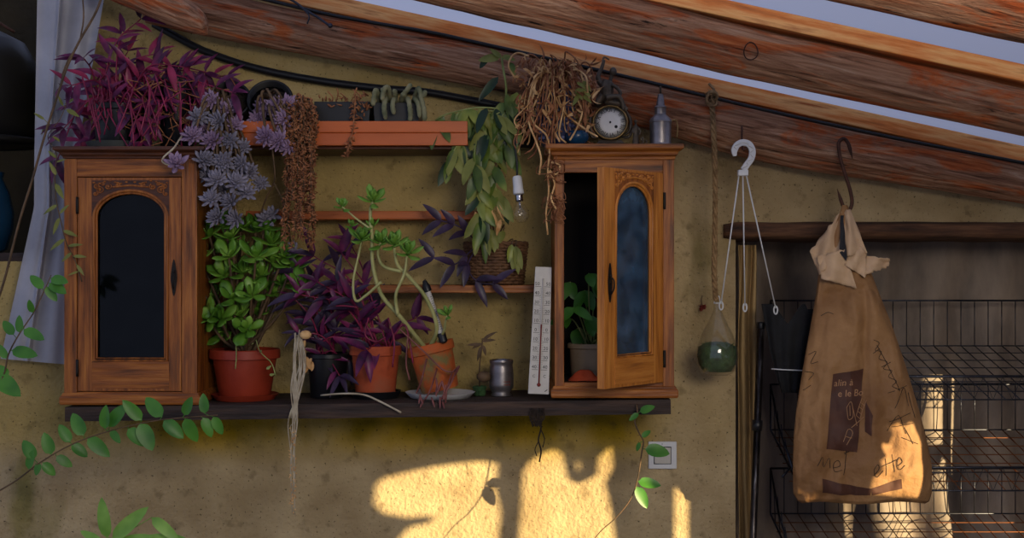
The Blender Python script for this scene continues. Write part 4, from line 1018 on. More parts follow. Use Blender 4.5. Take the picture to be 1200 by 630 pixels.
for o in (0, PI / 9):
    mb.tube([V((c.x + (r1 + .002 * math.sin(9 * a + o * 9)) * math.cos(a), c.y + (r1 + .002 * math.sin(9 * a + o * 9)) * math.sin(a), z + hh + .003 * math.cos(9 * a + o * 9))) for a in [2 * PI * i / 90 for i in range(90)]], .004, 6, closed=True)
mb.build('basket_rim', M['wicker'], t)
MB().lathe([(.0005, hh - .008), (r1 - .004, hh - .01)], WM[t.name], 24).build('soil', M['soil'], t)
st = MB(); fo = MB()
for (x, y, x2, y2) in ((571, 268, 573, 300), (566, 270, 570, 310), (578, 272, 580, 296), (604, 288, 600, 318), (604, 288, 608, 322), (604, 288, 612, 316), (560, 275, 556, 300), (575, 268, 584, 292), (600, 286, 596, 308), (590, 270, 585, 285)):
    p = P(x, y, -.155); q = P(x2, y2, -.165)
    st.tube(spline([V((c.x + rnd(-.02, .02), c.y, z + hh - .008)), p + V((0, .015, .012)), p], 5), .0014, 5)
    fo.leaf(p, q - p, (rnd(-.4, .4), -1, .2), (q - p).length, .017, .12, .35, 'ovate', mi=R.choice((0, 1)))
st.build('stem', M['stem_b'], t); fo.build('foliage', [M['hoya'], M['yellowgreen']], t)
mb = MB(); s2_ = MB()
for L_ in ([(560, 285, -.13), (545, 270, -.15), (530, 262, -.16), (515, 258, -.16)], [(556, 290, -.14), (545, 300, -.15), (530, 310, -.16), (505, 300, -.16)], [(560, 288, -.13), (548, 312, -.16), (560, 330, -.168), (580, 333, -.17)]):
    pts = spline([P(*q) for q in L_], 6); s2_.tube(pts, .0018, 5)
    for i in range(5, len(pts), 6):
        for s in (-1, 1): mb.leaf(pts[i], (pts[i] - pts[i - 1]).normalized() + V((0, -.3, s * .8)), (0, -1, .6), rnd(.045, .07), .018, .2, .4)
s2_.build('dark_runner', M['dkpurple'], t); mb.build('dark_leaf_spray', M['dkpurple'], t, label='dark purple leaf sprays')

# ---- climbing plant with hanging oval leaves, in a black pot on the shelf board
SHB = P(0, 142, -.2).z; SBT = TROUGH_Z - .0128
c = P(604, 0, -.10); t = thing('hanging_leafy_plant', 'leafy climber with long drooping oval leaves hanging left of the bare light bulb', 'potted plant', (c.x, c.y, SBT + .0006))
pot(t, WM[t.name], .052, .04, .095, M['black'], rim=.014)
top = V((c.x, c.y, SBT + .085)); st = MB(); fo = MB()
runs = [[(590, 128), (560, 126), (530, 132), (514, 138), (508, 146)], [(588, 130), (560, 138), (545, 158), (532, 176), (526, 190)], [(585, 132), (565, 150), (556, 180), (560, 205), (562, 235), (566, 262)], [(590, 134), (580, 160), (578, 190), (580, 215), (586, 240)],
        [(596, 132), (592, 150), (594, 175)], [(582, 130), (552, 132), (540, 150), (540, 170)], [(588, 130), (572, 142), (570, 160), (574, 180)]]
for L_ in runs:
    pts = spline([top] + [P(x, y, -.17 - rnd(0, .03)) for x, y in L_], 6); st.tube(pts, .0018, 5); acc = 0
    for i in range(5, len(pts)):
        acc += (pts[i] - pts[i - 1]).length
        if acc > .014:
            acc = 0
            for q in range(R.choice((1, 2))):
                s = R.choice((-1, 1)); Lf = rnd(.05, .075)
                fo.leaf(pts[i], (s * rnd(.1, .75), rnd(-.4, -.05), rnd(-1.2, -.7)), (rnd(-.5, .5), -1, .25), Lf, Lf * rnd(.3, .38), rnd(.05, .25), rnd(.15, .4), 'ovate', mi=R.choice((0, 0, 1, 2)))
up = spline([top, P(594, 125, -.17), P(593, 100, -.19), P(590, 82, -.19), P(588, 68, -.19)], 8); st.tube(up, .0026, 6)
for (x, y, x2, y2, W_, k) in ((586, 67, 560, 70, .02, 2), (588, 66, 604, 70, .014, 2), (584, 90, 560, 118, .019, 1), (597, 73, 604, 88, .015, 0), (606, 108, 600, 138, .028, 0), (592, 120, 576, 140, .02, 0), (600, 140, 606, 172, .028, 0), (596, 168, 600, 198, .026, 0), (588, 68, 574, 56, .012, 2), (594, 110, 600, 145, .02, 0), (572, 66, 562, 80, .014, 1)):
    p = P(x, y, -.19); q = P(x2, y2, -.2); fo.leaf(p, q - p, (.1, -1, .3), (q - p).length, W_, .1, .25, 'ovate', mi=k)
st.build('stem', M['stem_g'], t); fo.build('foliage', [M['hoya'], leafm('dark hanging leaf', [(18, 40, 26), (36, 66, 36)]), M['yellowgreen']], t)
mb = MB()
for i in range(12): mb.leaf(P(rnd(556, 590), rnd(232, 262), -.18), (rnd(-.5, .5), -.2, -1), (0, -1, .1), rnd(.03, .05), .01, .3, .5)
mb.build('dry_leaf', M['straw'], t)

# ---- dried plant in a studded blue pot, on the right cabinet
c = P(651, 0, -.185); t = thing('dried_plant', 'dead tan plant with tangled roots in a studded blue pot on the right cabinet', 'dead plant', (c.x, c.y, RC_TOP + .0006))
k = S(-.185); H = 72 * k
prof = [(.001, 0), (15 * k, 0), (20 * k, .02), (22 * k, .06), (20 * k, .105), (18 * k, H), (16.5 * k, H), (18 * k, .1), (.001, .095)]
MB().lathe(prof, WM[t.name], 36).build('pot', M['bluepot'], t)
mb = MB()
for j in range(8):
    zz = .018 + j * .0135
    for i in range(16):
        a = 2 * PI * (i + .5 * (j % 2)) / 16; rr = (19 + 3 * math.sin(PI * min(1, zz / .11))) * k
        mb.ball((c.x + rr * math.cos(a), c.y + rr * math.sin(a), RC_TOP + zz), .0042, 7)
mb.build('stud', nmat('pale blue studs', [(84, 88, 122), (120, 124, 160)], rough=.4), t)['kind'] = 'stuff'
st = MB(); fo = MB(); topc = V((c.x, c.y, RC_TOP + H - .008))
for i in range(95):
    a = rnd(0, 6.28); x = rnd(-1, 1); e = topc + V((x * .085, rnd(-.075, .02), rnd(-.14, .05)))
    m1 = topc + V((x * .04, rnd(-.05, .01), rnd(.02, .06)))
    st.tube(spline([topc + rdir() * .012, m1, m1.lerp(e, .55) + V((0, -.012, .01)) + rdir() * .014, e + rdir() * .012, e + V((x * .01, 0, -.02)) + rdir() * .01], 6), rnd(.0008, .0022), 5, mi=R.choice((0, 0, 1)))
for i in range(260):
    p = topc + V((rnd(-.09, .08), rnd(-.08, -.02), rnd(-.09, .055)))
    fo.leaf(p, rdir(), rdir(), rnd(.012, .034), rnd(.003, .008), rnd(.2, 1), .5, mi=R.choice((0, 0, 1)))
LR = [[(640, 82), (624, 100), (621, 125), (626, 145), (640, 158), (644, 176), (642, 200), (643, 225), (640, 250), (642, 275)], [(655, 90), (672, 110), (682, 130), (676, 150), (668, 164)], [(640, 90), (632, 110), (620, 140), (628, 165), (634, 185), (632, 205)],
      [(620, 66), (608, 62), (600, 66), (596, 78), (604, 92)], [(650, 95), (640, 125), (648, 150), (656, 166)], [(645, 100), (660, 130), (684, 150), (700, 160)], [(646, 190), (656, 194), (652, 204), (644, 200)], [(643, 200), (650, 215), (646, 232), (652, 245)]]
for L_ in LR: st.tube(spline([topc] * 0 + [P(x, y, -.265 if y > 150 else -.24) for x, y in L_], 6), .0022, 6, mi=1)
for i in range(40):
    x, y = 648 + rnd(-9, 10), R.choice((197, 240)) + rnd(-9, 14); p = P(x, y, -.265)
    st.tube(spline([p, p + rdir() * .016, p + rdir() * .02, p + rdir() * .02 + V((0, -.004, -.006))], 5), .0009, 4)
st.build('root', [M['dried'], M['straw']], t); fo.build('foliage', [M['dried'], M['straw']], t)
mb = MB()
for i in range(8): mb.leaf(P(676 + rnd(-6, 8), 100 + rnd(-6, 12), -.25), (rnd(-.5, 1), -.3, rnd(-1, .2)), (0, -1, .3), .03, .01, .2, .3)
mb.build('green_leaf', M['yellowgreen'], t)
c = P(676, 0, -.215); t = tag(MB().lathe([(.001, 0), (.015, 0), (.025, .012), (.0265, .022), (.024, .031), (.022, .031), (.0245, .022), (.0225, .013), (.001, .004)], Matrix.Translation((c.x, c.y, RC_TOP + .0006)), 32).build('glass_bowl', M['teal']),
    'small blue bowl on the right cabinet between the dried plant and the clock', 'bowl')

# ---- clock with a reclining figure
Yc = -.175; c = P(715, 144, Yc); k = S(Yc); t = thing('mantel_clock', 'old bronze clock with round white dial and a seated figure on top', 'clock', (c.x, Yc, RC_TOP + .0006))
ax = V((-.05, -1, .12)).normalized(); Mx = frame(c, ax, (1, 0, 0))
mb = MB().lathe([(.001, -.03), (14 * k, -.03), (20 * k, -.02), (21 * k, 0), (20.5 * k, .006), (18.8 * k, .007), (18.5 * k, .002), (.001, .002)], Mx, 40)
mb.build('case', M['bronze'], t); 
MB().tube([Mx @ V((19.8 * k * math.cos(a), 19.8 * k * math.sin(a), .007)) for a in [2 * PI * i / 48 for i in range(48)]], .0022, 8, closed=True).build('bezel', M['brass'], t)
D = MB().lathe([(.0005, .0055), (10 * k, .005), (18.6 * k, .0032)], Mx, 48).build('dial', M['dial'], t)
mb = MB(); num = ['XII', 'I', 'II', 'III', 'IIII', 'V', 'VI', 'VII', 'VIII', 'IX', 'X', 'XI']; tl = math.radians(8)
for i, s in enumerate(num):
    a = PI / 2 - i * PI / 6 + tl
    vs, fs = text_geo(s, .0125); mb.add(vs, fs, 0, Mx @ Matrix.Translation((14.4 * k * math.cos(a), 14.6 * k * math.sin(a), .0052)) @ Matrix.Rotation(a - PI / 2, 4, 'Z'))
for i in range(60):
    a = i * PI / 30; q = Mx @ Matrix.Rotation(a, 4, 'Z'); mb.box(17.3 * k, 17.9 * k, -.00015, .00015, .0042, .0046, M=q)
mb.build('numerals', M['ink'], D, smooth=False)
MB().lathe([(.0005, .0062), (1.9 * k, .0061), (1.9 * k, .005)], Mx @ Matrix.Translation((6.8 * k, -5.2 * k, 0)), 16).build('winding_hole', M['ink'], D)
mb = MB().lathe([(.0005, .009), (1.2 * k, .009), (1.2 * k, .0055)], Mx, 14)
mb.poly([(-.0007, -.006), (.0007, -.006), (.0004, 9.5 * k), (-.0004, 9.5 * k)], [], -.0066, -.0070, Mx @ Matrix.Rotation(math.radians(48), 4, 'Z') @ Matrix.Rotation(PI / 2, 4, 'X') @ Matrix.Rotation(0, 4, 'X'))
mb.build('hands', M['ink'], D, smooth=False)
def Q(L_, Y): return spline([P(x, y, Y) for x, y in L_], 5)
mb = MB()
mb.tube(Q([(698, 124), (706, 118), (716, 117), (726, 120), (734, 130)], -.17), [.007] * 21, 8)
mb.tube(Q([(712, 119), (711, 110), (711, 101), (713, 95)], -.172), [.012 + .004 * math.sin(i / 15 * 3) for i in range(16)], 10)
mb.ball(P(718.5, 84, -.173), .0095, 12, sc=(.9, 1, 1.1)); mb.tube([P(715, 95, -.172), P(717, 88, -.173)], .0045, 8)
mb.tube(Q([(711, 98), (704, 98), (701, 90), (705, 80), (708, 70)], -.174), [.0075 - .004 * i / 20 for i in range(21)], 8); mb.tube(Q([(706, 72), (708, 67), (714, 70)], -.174), .0022, 6)
mb.tube(Q([(717, 99), (724, 104), (727, 110), (722, 114)], -.185), [.0042] * 16, 8)
mb.tube(Q([(710, 115), (722, 113), (728, 117), (731, 128)], -.188), [.0072 - .003 * i / 15 for i in range(16)], 8); mb.tube(Q([(709, 118), (716, 120), (724, 121), (733, 124)], -.182), [.0075 - .003 * i / 15 for i in range(16)], 8)
mb.tube(Q([(706, 112), (702, 118), (698, 122)], -.175), .008, 8)
f_ = mb.build('figure', M['bronze'], t); rmd = f_.modifiers.new('remesh', 'REMESH'); rmd.mode = 'VOXEL'; rmd.voxel_size = .0014; rmd.use_smooth_shade = True
mb = MB(); zb0 = RC_TOP + .0006; bx = c.x
mb.add([V((bx + sx * w_, Yc + .012 + sy * d_, zb0 + z_)) for (w_, d_, z_) in ((.036, .026, 0), (.036, .026, .006), (.03, .021, .009), (.024, .018, .016)) for sx, sy in ((-1, -1), (1, -1), (1, 1), (-1, 1))],
       [(0, 1, 2, 3), (12, 13, 14, 15)] + [(i * 4 + j, i * 4 + (j + 1) % 4, i * 4 + 4 + (j + 1) % 4, i * 4 + 4 + j) for i in range(3) for j in range(4)])
mb.build('base', M['bronze'], t, smooth=False, bevel=.001)
mb = MB()
for sg in (-1, 1):
    mb.tube(spline([c + V((sg * 17 * k, .0, -14 * k)), c + V((sg * 23 * k, -.004, -8 * k)), c + V((sg * 23.5 * k, 0, 4 * k)), c + V((sg * 19 * k, .004, 14 * k))], 6), [.0045 - .002 * abs(i - 9) / 9 for i in range(19)], 7)
    mb.tube(spline([c + V((sg * 14 * k, .0, -16 * k)), c + V((sg * 21 * k, -.006, -17 * k)), c + V((sg * 24 * k, -.004, -12 * k)), c + V((sg * 21 * k, 0, -10 * k))], 6), .003, 7)
mb.build('scroll', M['bronze'], t)

# ---- small figurine next to the clock
c = P(745, 0, -.2); z = RC_TOP + .0006; k = S(-.2); t = thing('figurine', 'tiny dark metal standing figurine between the clock and the pewter lamp', 'figurine', (c.x, c.y, z))
def F(L_): return [V((c.x + x * k, c.y + y * k, z + zz * k)) for x, y, zz in L_]
mb = MB().lathe([(4.6 * k, 0), (4.4 * k, 2 * k), (3.6 * k, 8 * k), (3.0 * k, 16 * k), (3.4 * k, 21 * k), (2.2 * k, 24 * k), (1.1 * k, 25.5 * k)], WM[t.name], 14, wob=lambda a, zz: 1 + .1 * math.cos(5 * a))
mb.tube(F([(0, 0, 24), (0, 0, 27)]), 1.2 * k, 8).ball(F([(0, 0, 29)])[0], 2.1 * k, 10, sc=(1, 1, 1.15)).tube(F([(-3, 0, 22), (-4.5, -1.5, 17), (-2.5, -3.5, 15)]), 1.1 * k, 6).tube(F([(3, 0, 22), (5, -1, 18), (4.6, -2, 13)]), 1.1 * k, 6)
f_ = mb.build('body', M['bronze'], t); rmd = f_.modifiers.new('remesh', 'REMESH'); rmd.mode = 'VOXEL'; rmd.voxel_size = .0011; rmd.use_smooth_shade = True
MB().lathe([(5.5 * k, 0), (5.5 * k, 1.5 * k), (4.6 * k, 2 * k)], WM[t.name], 20).tube(spline(F([(5, -1, 2), (9, -1, 5), (8, -1, 10), (6, -1, 8), (7.5, -1, 6)]), 5), .9 * k, 6).tube(spline(F([(6, -1, 1), (11, -1, 1), (13, -1, 5), (11, -1, 7)]), 5), .9 * k, 6).build('base', M['bronze'], t)

# ---- pewter spirit lamp
c = P(774, 0, -.19); k = S(-.19); z = RC_TOP + .0006; t = thing('spirit_lamp', 'pewter spirit lamp with a cone top at the right end of the right cabinet', 'lamp', (c.x, c.y, z))
MB().lathe([(.001, 0), (14 * k, 0), (14 * k, 2.5 * k), (12.6 * k, 4 * k), (12.6 * k, 28 * k), (13.2 * k, 28.5 * k), (13.2 * k, 30.5 * k), (11.5 * k, 33 * k), (6.8 * k, 37.5 * k), (6 * k, 38 * k), (.001, 38 * k)], WM[t.name], 40).build('body', M['pewter'], t, smooth=35)
MB().lathe([(6.8 * k, 37.6 * k), (6.8 * k, 45 * k), (7.4 * k, 46 * k), (6.2 * k, 47.5 * k), (5.2 * k, 48 * k), (3.8 * k, 57 * k), (3.2 * k, 60 * k), (3.4 * k, 61 * k), (1.6 * k, 62 * k), (.001, 62 * k)], WM[t.name], 28).build('cone_cap', M['pewter'], t, smooth=35)
MB().lathe([(1.3 * k, 61.5 * k), (1.2 * k, 69 * k), (1.6 * k, 70 * k), (.001, 71 * k)], WM[t.name], 12).build('wick_tube', M['bronze'], t)
MB().tube(spline([V((c.x + 12 * k, c.y, z + 30 * k)), V((c.x + 18 * k, c.y, z + 31 * k)), V((c.x + 20 * k, c.y, z + 22 * k)), V((c.x + 19 * k, c.y, z + 10 * k))], 6), .0016, 6).build('handle', M['brass'], t)

# ---- inside the open cabinet
c = P(690, 0, -.13); t = thing('cabinet_plant', 'green leafy plant in a cream pot inside the open right cabinet', 'potted plant', (c.x, c.y, RC_FLOOR + .0006))
pot(t, WM[t.name], .048, .038, .078, M['cream'], rim=.012)
st = MB(); fo = MB(); top = V((c.x, c.y, RC_FLOOR + .07))
for (x, y) in ((668, 330), (685, 340), (700, 325), (672, 360), (690, 370), (712, 345), (730, 370), (740, 385), (698, 395), (676, 385), (720, 400), (745, 360), (690, 320), (664, 372), (735, 400), (728, 350)):
    Y = rnd(-.2, -.08); p = P(x, y, Y); st.tube(spline([top + rdir() * .01, top.lerp(p, .6) + V((0, 0, .015)), p], 5), .0016, 5)
    for q in range(2): fo.leaf(p, (rnd(-.8, .8), -.4, rnd(-1, .1)), (rnd(-.3, .3), -1, .5), rnd(.04, .062), rnd(.022, .03), .2, .2, 'ovate')
st.build('stem', M['stem_g'], t); fo.build('foliage', M['green'], t)
def rag(x, y):
    u, v = x * 2 - 1, y * 2 - 1
    return P(686, 0, -.2) * 0 + V((P(685, 0, -.2).x + u * .036, -.205 + v * .022, RC_FLOOR + .002 + max(0, (1 - u * u) * (1 - v * v)) * (.02 + .012 * noise.noise(V((x * 5, y * 4, 1)))) + .004 * noise.noise(V((x * 9, y * 9, 3))) ** 2))
tag(MB().sheet(rag, 26, 18).build('cloth', M['cloth_o']), 'crumpled orange cloth on the floor of the open right cabinet', 'cloth')

# ------------------------------------------------------------------ things hanging from the log
LOGF = -.135
pr_ = spline([P(834, 116, LOGF - .008), P(836, 150, -.145), P(838, 200, -.145), P(838, 260, -.145), P(837, 320, -.145), P(839, 352, -.145)], 14)
rp = thing('rope', 'hemp rope hanging straight down from the log to the glass bulb', 'rope', pr_[-1])
mb = MB()
for s in range(3):
    mb.tube([p + V((.0036 * math.cos(i * .75 + s * 2.094), .0036 * math.sin(i * .75 + s * 2.094), 0)) for i, p in enumerate(pr_)], .0034, 6)
mb.build('strands', M['rope'], rp)
mb = MB(); kn = P(834, 116, LOGF - .006)
for i in range(5): mb.tube([kn + V((.012 * math.cos(a) + rnd(-.001, .001), .008 * math.sin(a + i), .011 * math.sin(a) + (i - 2) * .003)) for a in [2 * PI * q / 14 for q in range(14)]], .003, 5, closed=True)
for i in range(26): mb.tube([kn + rdir() * .006, kn + rdir() * .012, kn + rdir() * rnd(.014, .026)], .0006, 4)
mb.tube(spline([kn, P(837, 106, -.13), P(831, 98, -.12)], 5), .003, 6); mb.build('knot', M['rope'], rp)

# white plastic hanger with three strands
Yh = -.165; k = S(Yh)
hk = thing('plant_hanger', 'white plastic hook with three thin white strands hanging from the log', 'hanger', P(870, 205, Yh))
cl = spline([V((x, y, 0)) for x, y in ((861, 183), (860.5, 176), (864, 169.5), (871, 167), (878, 169.5), (881.5, 177), (880, 186), (875, 193), (871, 199))], 5)
L1, L2 = [], []
for i, p in enumerate(cl):
    t_ = (cl[min(i + 1, len(cl) - 1)] - cl[max(i - 1, 0)]).normalized(); n_ = V((-t_.y, t_.x, 0)); f = i / (len(cl) - 1)
    wd = (3.8 if f > .12 else 2.2 + f * 13)
    L1.append(p + n_ * wd); L2.append(p - n_ * wd)
out = [(P(p.x, p.y, Yh).x, P(p.x, p.y, Yh).z) for p in L1 + L2[::-1]]
MB().poly(out, [], Yh - .004, Yh + .004).build('hook', M['white'], hk, smooth=False, bevel=.0012)
mb = MB()
for i in range(6, 38, 3):
    f = (-1) ** i; q = cl[i]; u = cl[i + 2]; mb.tube([P(q.x + 2 * f, q.y, Yh - .0046), P(u.x - 2 * f, u.y, Yh - .0046)], .0007, 4)
mb.build('ribs', M['offwhite'], hk)
g0, g1 = P(864.5, 206, Yh), P(876.5, 199, Yh); MB().box(g0.x, g1.x, Yh - .007, Yh + .007, g0.z, g1.z).build('collar', M['white'], hk, smooth=False, bevel=.0015)
for (xa, xb, yb, Yb) in ((866, 845, 356, -.155), (870.5, 873, 358, -.10), (874.5, 909, 361, -.108)):
    pa, pb = P(xa, 205, Yh), P(xb, yb, Yb)
    s_ = MB().tube([pa, pb], .0016, 6).build('strand', M['white'], hk)
    u = .006; MB().tube([pb + V((u * .7 * math.cos(a), 0, -.004 + u * 1.5 * math.sin(a))) for a in [2 * PI * q / 16 for q in range(16)]], .0019, 6, closed=True).build('clip', M['white'], s_)
nb = P(870, 150, -.14); tag(MB().tube(spline([P(869, 146, -.125), P(869.5, 150, -.152), P(869.5, 160, -.165), P(870, 172, -.165), P(872, 176, -.165), P(874, 172, -.165)], 6), .002, 6).build('nail_hook', M['iron']), 'rusty wire hook in the log holding the white hanger', 'hook')

# teardrop glass bulb with moss
c = P(840.5, 439, -.145); k = S(-.145); t = thing('glass_terrarium', 'teardrop glass bulb half full of green moss hanging from the rope', 'terrarium', c)
MB().lathe([(.001, 0), (13 * k, 0), (18 * k, 2.5 * k), (23 * k, 11 * k), (25 * k, 22 * k), (23.5 * k, 34 * k), (17.5 * k, 50 * k), (10 * k, 64 * k), (5 * k, 74 * k), (3.6 * k, 80 * k), (3.6 * k, 86 * k), (2.6 * k, 86 * k), (2.6 * k, 80 * k), (9 * k, 63.5 * k), (16.5 * k, 49.5 * k), (22.6 * k, 34 * k), (24 * k, 22 * k), (22 * k, 12 * k), (17.5 * k, 4 * k), (.001, 2.6 * k)], WM[t.name], 40).build('glass_bulb', M['glass'], t)
mb = MB().lathe([(.001, 3 * k), (16.5 * k, 4.4 * k), (21.5 * k, 12.5 * k), (23.4 * k, 22 * k), (22.2 * k, 33 * k), (12 * k, 38 * k), (.001, 39 * k)], WM[t.name], 36, wob=lambda a, z: 1 - .03 * abs(math.sin(a * 7 + z * 300)))
for i in range(120):
    a = rnd(0, 6.28); r = rnd(0, 18) * k; mb.fat(V((c.x + r * math.cos(a), c.y + r * math.sin(a), c.z + 35 * k)), rdir() + V((0, 0, 1)), rdir(), rnd(.004, .009), .003, .003, shape='x', k=3, m=4)
mb.build('moss', M['moss'], t)
mb = MB().tube([c + V((3.9 * k * math.cos(a), 3.9 * k * math.sin(a), 84 * k)) for a in [2 * PI * q / 16 for q in range(16)]], .0013, 6, closed=True).tube(spline([c + V((-3.6 * k, 0, 84 * k)), c + V((-2 * k, 0, 92 * k)), c + V((2 * k, 0, 92 * k)), c + V((3.6 * k, 0, 84 * k))], 5), .0013, 6)
mb.build('wire_loop', M['white'], t)

# black pleated pouch
def pouch(u, v):
    a = 2 * PI * u; xl = [893, 898, 903, 911, 917][min(4, int(v * 4))] ; 
    f = v * 4; i = min(3, int(f)); g = f - i
    XL = [892, 897, 902, 908, 916]; XR = [962, 958, 953, 948, 940]; D_ = [.018, .024, .024, .018, .006]
    xl = XL[i] * (1 - g) + XL[i + 1] * g; xr = XR[i] * (1 - g) + XR[i + 1] * g; d = D_[i] * (1 - g) + D_[i + 1] * g
    cx = (xl + xr) / 2; hw = (xr - xl) / 2; e = math.cos(a)
    y = 356 + 104 * v; y += (1 - v) ** 3 * 24 * max(0, 1 - abs((cx + hw * e - 923) / 16)) + (1 - v) ** 3 * 6 * (e > .5)
    return P(cx + hw * e, y, -.09 + d * math.sin(a) + .003 * math.sin(9 * a + 3 * v))
t = thing('pouch_planter', 'black fabric hanging pouch clipped to the right strand of the white hanger', 'planter', P(925, 460, -.09))
mb = MB().sheet(pouch, 64, 26, closed=True); n0 = len(mb.v); mb.f.append(list(range(n0 - 64, n0))); mb.m.append(0); mb.build('pouch_body', M['blackm'], t)
MB().tube(spline([P(904, 432, -.11), P(920, 433, -.121), P(945, 434, -.118)], 5), .0014, 6).build('white_band', M['white'], t)

# iron S hook
L_ = [(999, 186), (997, 178), (994, 168), (989, 162.5), (983.5, 166), (983, 174), (986, 190), (991, 206), (996, 222), (998.5, 236), (996, 245), (991, 246), (987.5, 240), (984, 230), (981, 221)]
pts = spline([P(x, y, -.165) for x, y in L_], 6); n_ = len(pts)
tag(MB().tube(pts, [.0042 * min(1, (i + 1) / 9, (n_ - i) / 9) for i in range(n_)], 8).build('meat_hook', M['iron']), 'pointed iron S-shaped meat hook over the log holding the paper bag', 'hook')

# ---- paper bag
rows = [(589, 940, 1084, .040), (586, 935, 1089, .048), (576, 929.5, 1092, .056), (545, 929, 1092, .060), (510, 930, 1085, .060), (480, 933, 1077, .058), (430, 941, 1062, .054), (380, 950, 1045, .047), (345, 956, 1031, .040), (322, 959, 1022, .034), (304, 960, 1014, .028), (285, 966, 1008, .022), (268, 976, 1003, .015), (252, 983, 998, .009), (240, 987, 993, .004)]
YB = -.185
def rowat(v):
    f = v * (len(rows) - 1); i = min(len(rows) - 2, int(f)); g = f - i
    return [rows[i][q] * (1 - g) + rows[i + 1][q] * g for q in range(4)]
CREASE = [(962, 325, 1018, 425, .008, 16), (1016, 340, 1074, 478, -.007, 18), (975, 345, 945, 470, .008, 18), (1013, 520, 942, 572, .007, 15), (1014, 540, 1086, 560, -.007, 16), (1000, 335, 1006, 430, -.008, 13), (1030, 400, 1042, 520, .007, 14), (955, 470, 962, 570, -.006, 13), (1050, 500, 1040, 580, .006, 12), (985, 530, 998, 585, .006, 10), (970, 345, 1020, 338, .007, 9), (966, 362, 1004, 372, -.006, 9)]
def bagf(u, v):
    py, xl, xr, d = rowat(v); a = 2 * PI * u; e = .62
    cx = math.copysign(abs(math.cos(a)) ** e, math.cos(a)); cy = math.copysign(abs(math.sin(a)) ** .8, math.sin(a))
    mid, hw = (xl + xr) / 2, (xr - xl) / 2; x = mid + hw * cx
    q = V((x * .02, py * .012, cy)); wr = .009 * noise.noise(q * 1.2) + .006 * noise.noise(q * 3.1) + .0045 * abs(noise.noise(V((x * .09, py * .05, cy * 2))))
    up = max(0, (330 - py) / 60); wr += min(1, up + .35) * .006 * math.sin(x * .22 + py * .02)
    crease = -.011 * math.exp(-((x - (1013 + (py - 400) * .0)) / 5.0) ** 2) * (cy < 0) * min(1, max(0, (py - 330) / 60))
    if cy < 0:
        for (ax_, ay_, bx_, by_, dp, wd) in CREASE:
            ex, ey = bx_ - ax_, by_ - ay_; t_ = max(0, min(1, ((x - ax_) * ex + (py - ay_) * ey) / (ex * ex + ey * ey)))
            ds = math.hypot(x - ax_ - t_ * ex, py - ay_ - t_ * ey); wr -= dp * max(0, 1 - ds / wd)
    return P(x, py + 1.5 * math.sin(x * .07) * (py > 560), YB + d * cy + wr * (-1 if cy < 0 else 1) - crease)
bag = thing('paper_bag', 'crumpled brown kraft paper bag with scrawled writing hanging from the iron hook', 'bag', P(1010, 589, YB))
mb = MB().sheet(bagf, 150, 110, closed=True); mb.f.append(list(range(150))); mb.m.append(0); n0 = len(mb.v)
mb.f.append([n0 - 1 - i for i in range(150)]); mb.m.append(0)
bvh = BVHTree.FromPolygons(mb.v, mb.f)
mb.build('bag_body', M['paper'], bag)
def on(px, py, off=.0012):
    p = P(px, py, YB - .05); h = bvh.ray_cast(V((p.x, -.6, p.z)), V((0, 1, 0)))
    return (h[0] + V((0, -off, 0))) if h[0] else V((p.x, YB - .03, p.z))
def flap(name, quad, Y, mt='paper', amp=.006):
    a_, b_, c_, d_ = [V((q[0], q[1], q[2] if len(q) > 2 else Y)) for q in quad]
    def f(u, v):
        p = (a_ * (1 - u) + b_ * u) * (1 - v) + (d_ * (1 - u) + c_ * u) * v
        jag = 2.2 * noise.noise(V((u * 9, v * 3, a_.x))) * (1 if v < .08 or v > .92 or u < .05 or u > .95 else 0)
        return P(p.x + jag, p.y + jag, p.z + amp * math.sin(u * 7 + v * 3) + amp * .8 * noise.noise(V((u * 4, v * 4, a_.y))))
    return f
mb = MB()
for quad in ([(949, 294, -.20), (986, 247, -.19), (983, 300, -.225), (960, 322, -.225)], [(986, 247, -.19), (997, 245, -.19), (1016, 296, -.215), (992, 300, -.228)], [(958, 300, -.222), (990, 292, -.232), (1004, 338, -.238), (962, 326, -.235)], [(1006, 298, -.212), (1043, 303, -.2), (1042, 312, -.2), (1014, 322, -.225)], [(1000, 280, -.205), (1016, 296, -.21), (1014, 325, -.23), (990, 310, -.232)]):
    mb.sheet(flap('f', quad, 0), 14, 14)
o_ = mb.build('crumpled_collar', M['paper_light'], bag); sm = o_.modifiers.new('thickness', 'SOLIDIFY'); sm.thickness = .0012
MB().sheet(flap('s', [(985, 252, -.203), (989, 252, -.203), (992, 306, -.2365), (984, 296, -.234)], 0, amp=.001), 5, 14).build('slit_shade', M['ink'], bag)  # black strip painted as the shade inside the collar's opening
def patch(quad, nu=30, nv=36, off=.0010):
    a_, b_, c_, d_ = [V((q[0], q[1], 0)) for q in quad]
    def f(u, v):
        p = (a_ * (1 - u) + b_ * u) * (1 - v) + (d_ * (1 - u) + c_ * u) * v; return on(p.x, p.y, off)
    return f
MB().sheet(patch([(976, 438), (1013, 432), (1003, 529), (967, 525)]), 34, 60).sheet(patch([(1014, 470), (1021, 486), (1019, 510), (1013, 505)]), 14, 24).build('printed_panel', M['print'], bag, label='dark brown printed panel')
MB().sheet(patch([(963, 560), (985, 566), (986, 580), (964, 577)]), 14, 10).sheet(patch([(985, 566), (1020, 572), (1020, 580), (986, 580)]), 24, 10).sheet(patch([(1020, 572), (1055, 560), (1057, 572), (1022, 580)]), 24, 10).build('printed_band', M['print'], bag, label='dark printed band near the bottom')
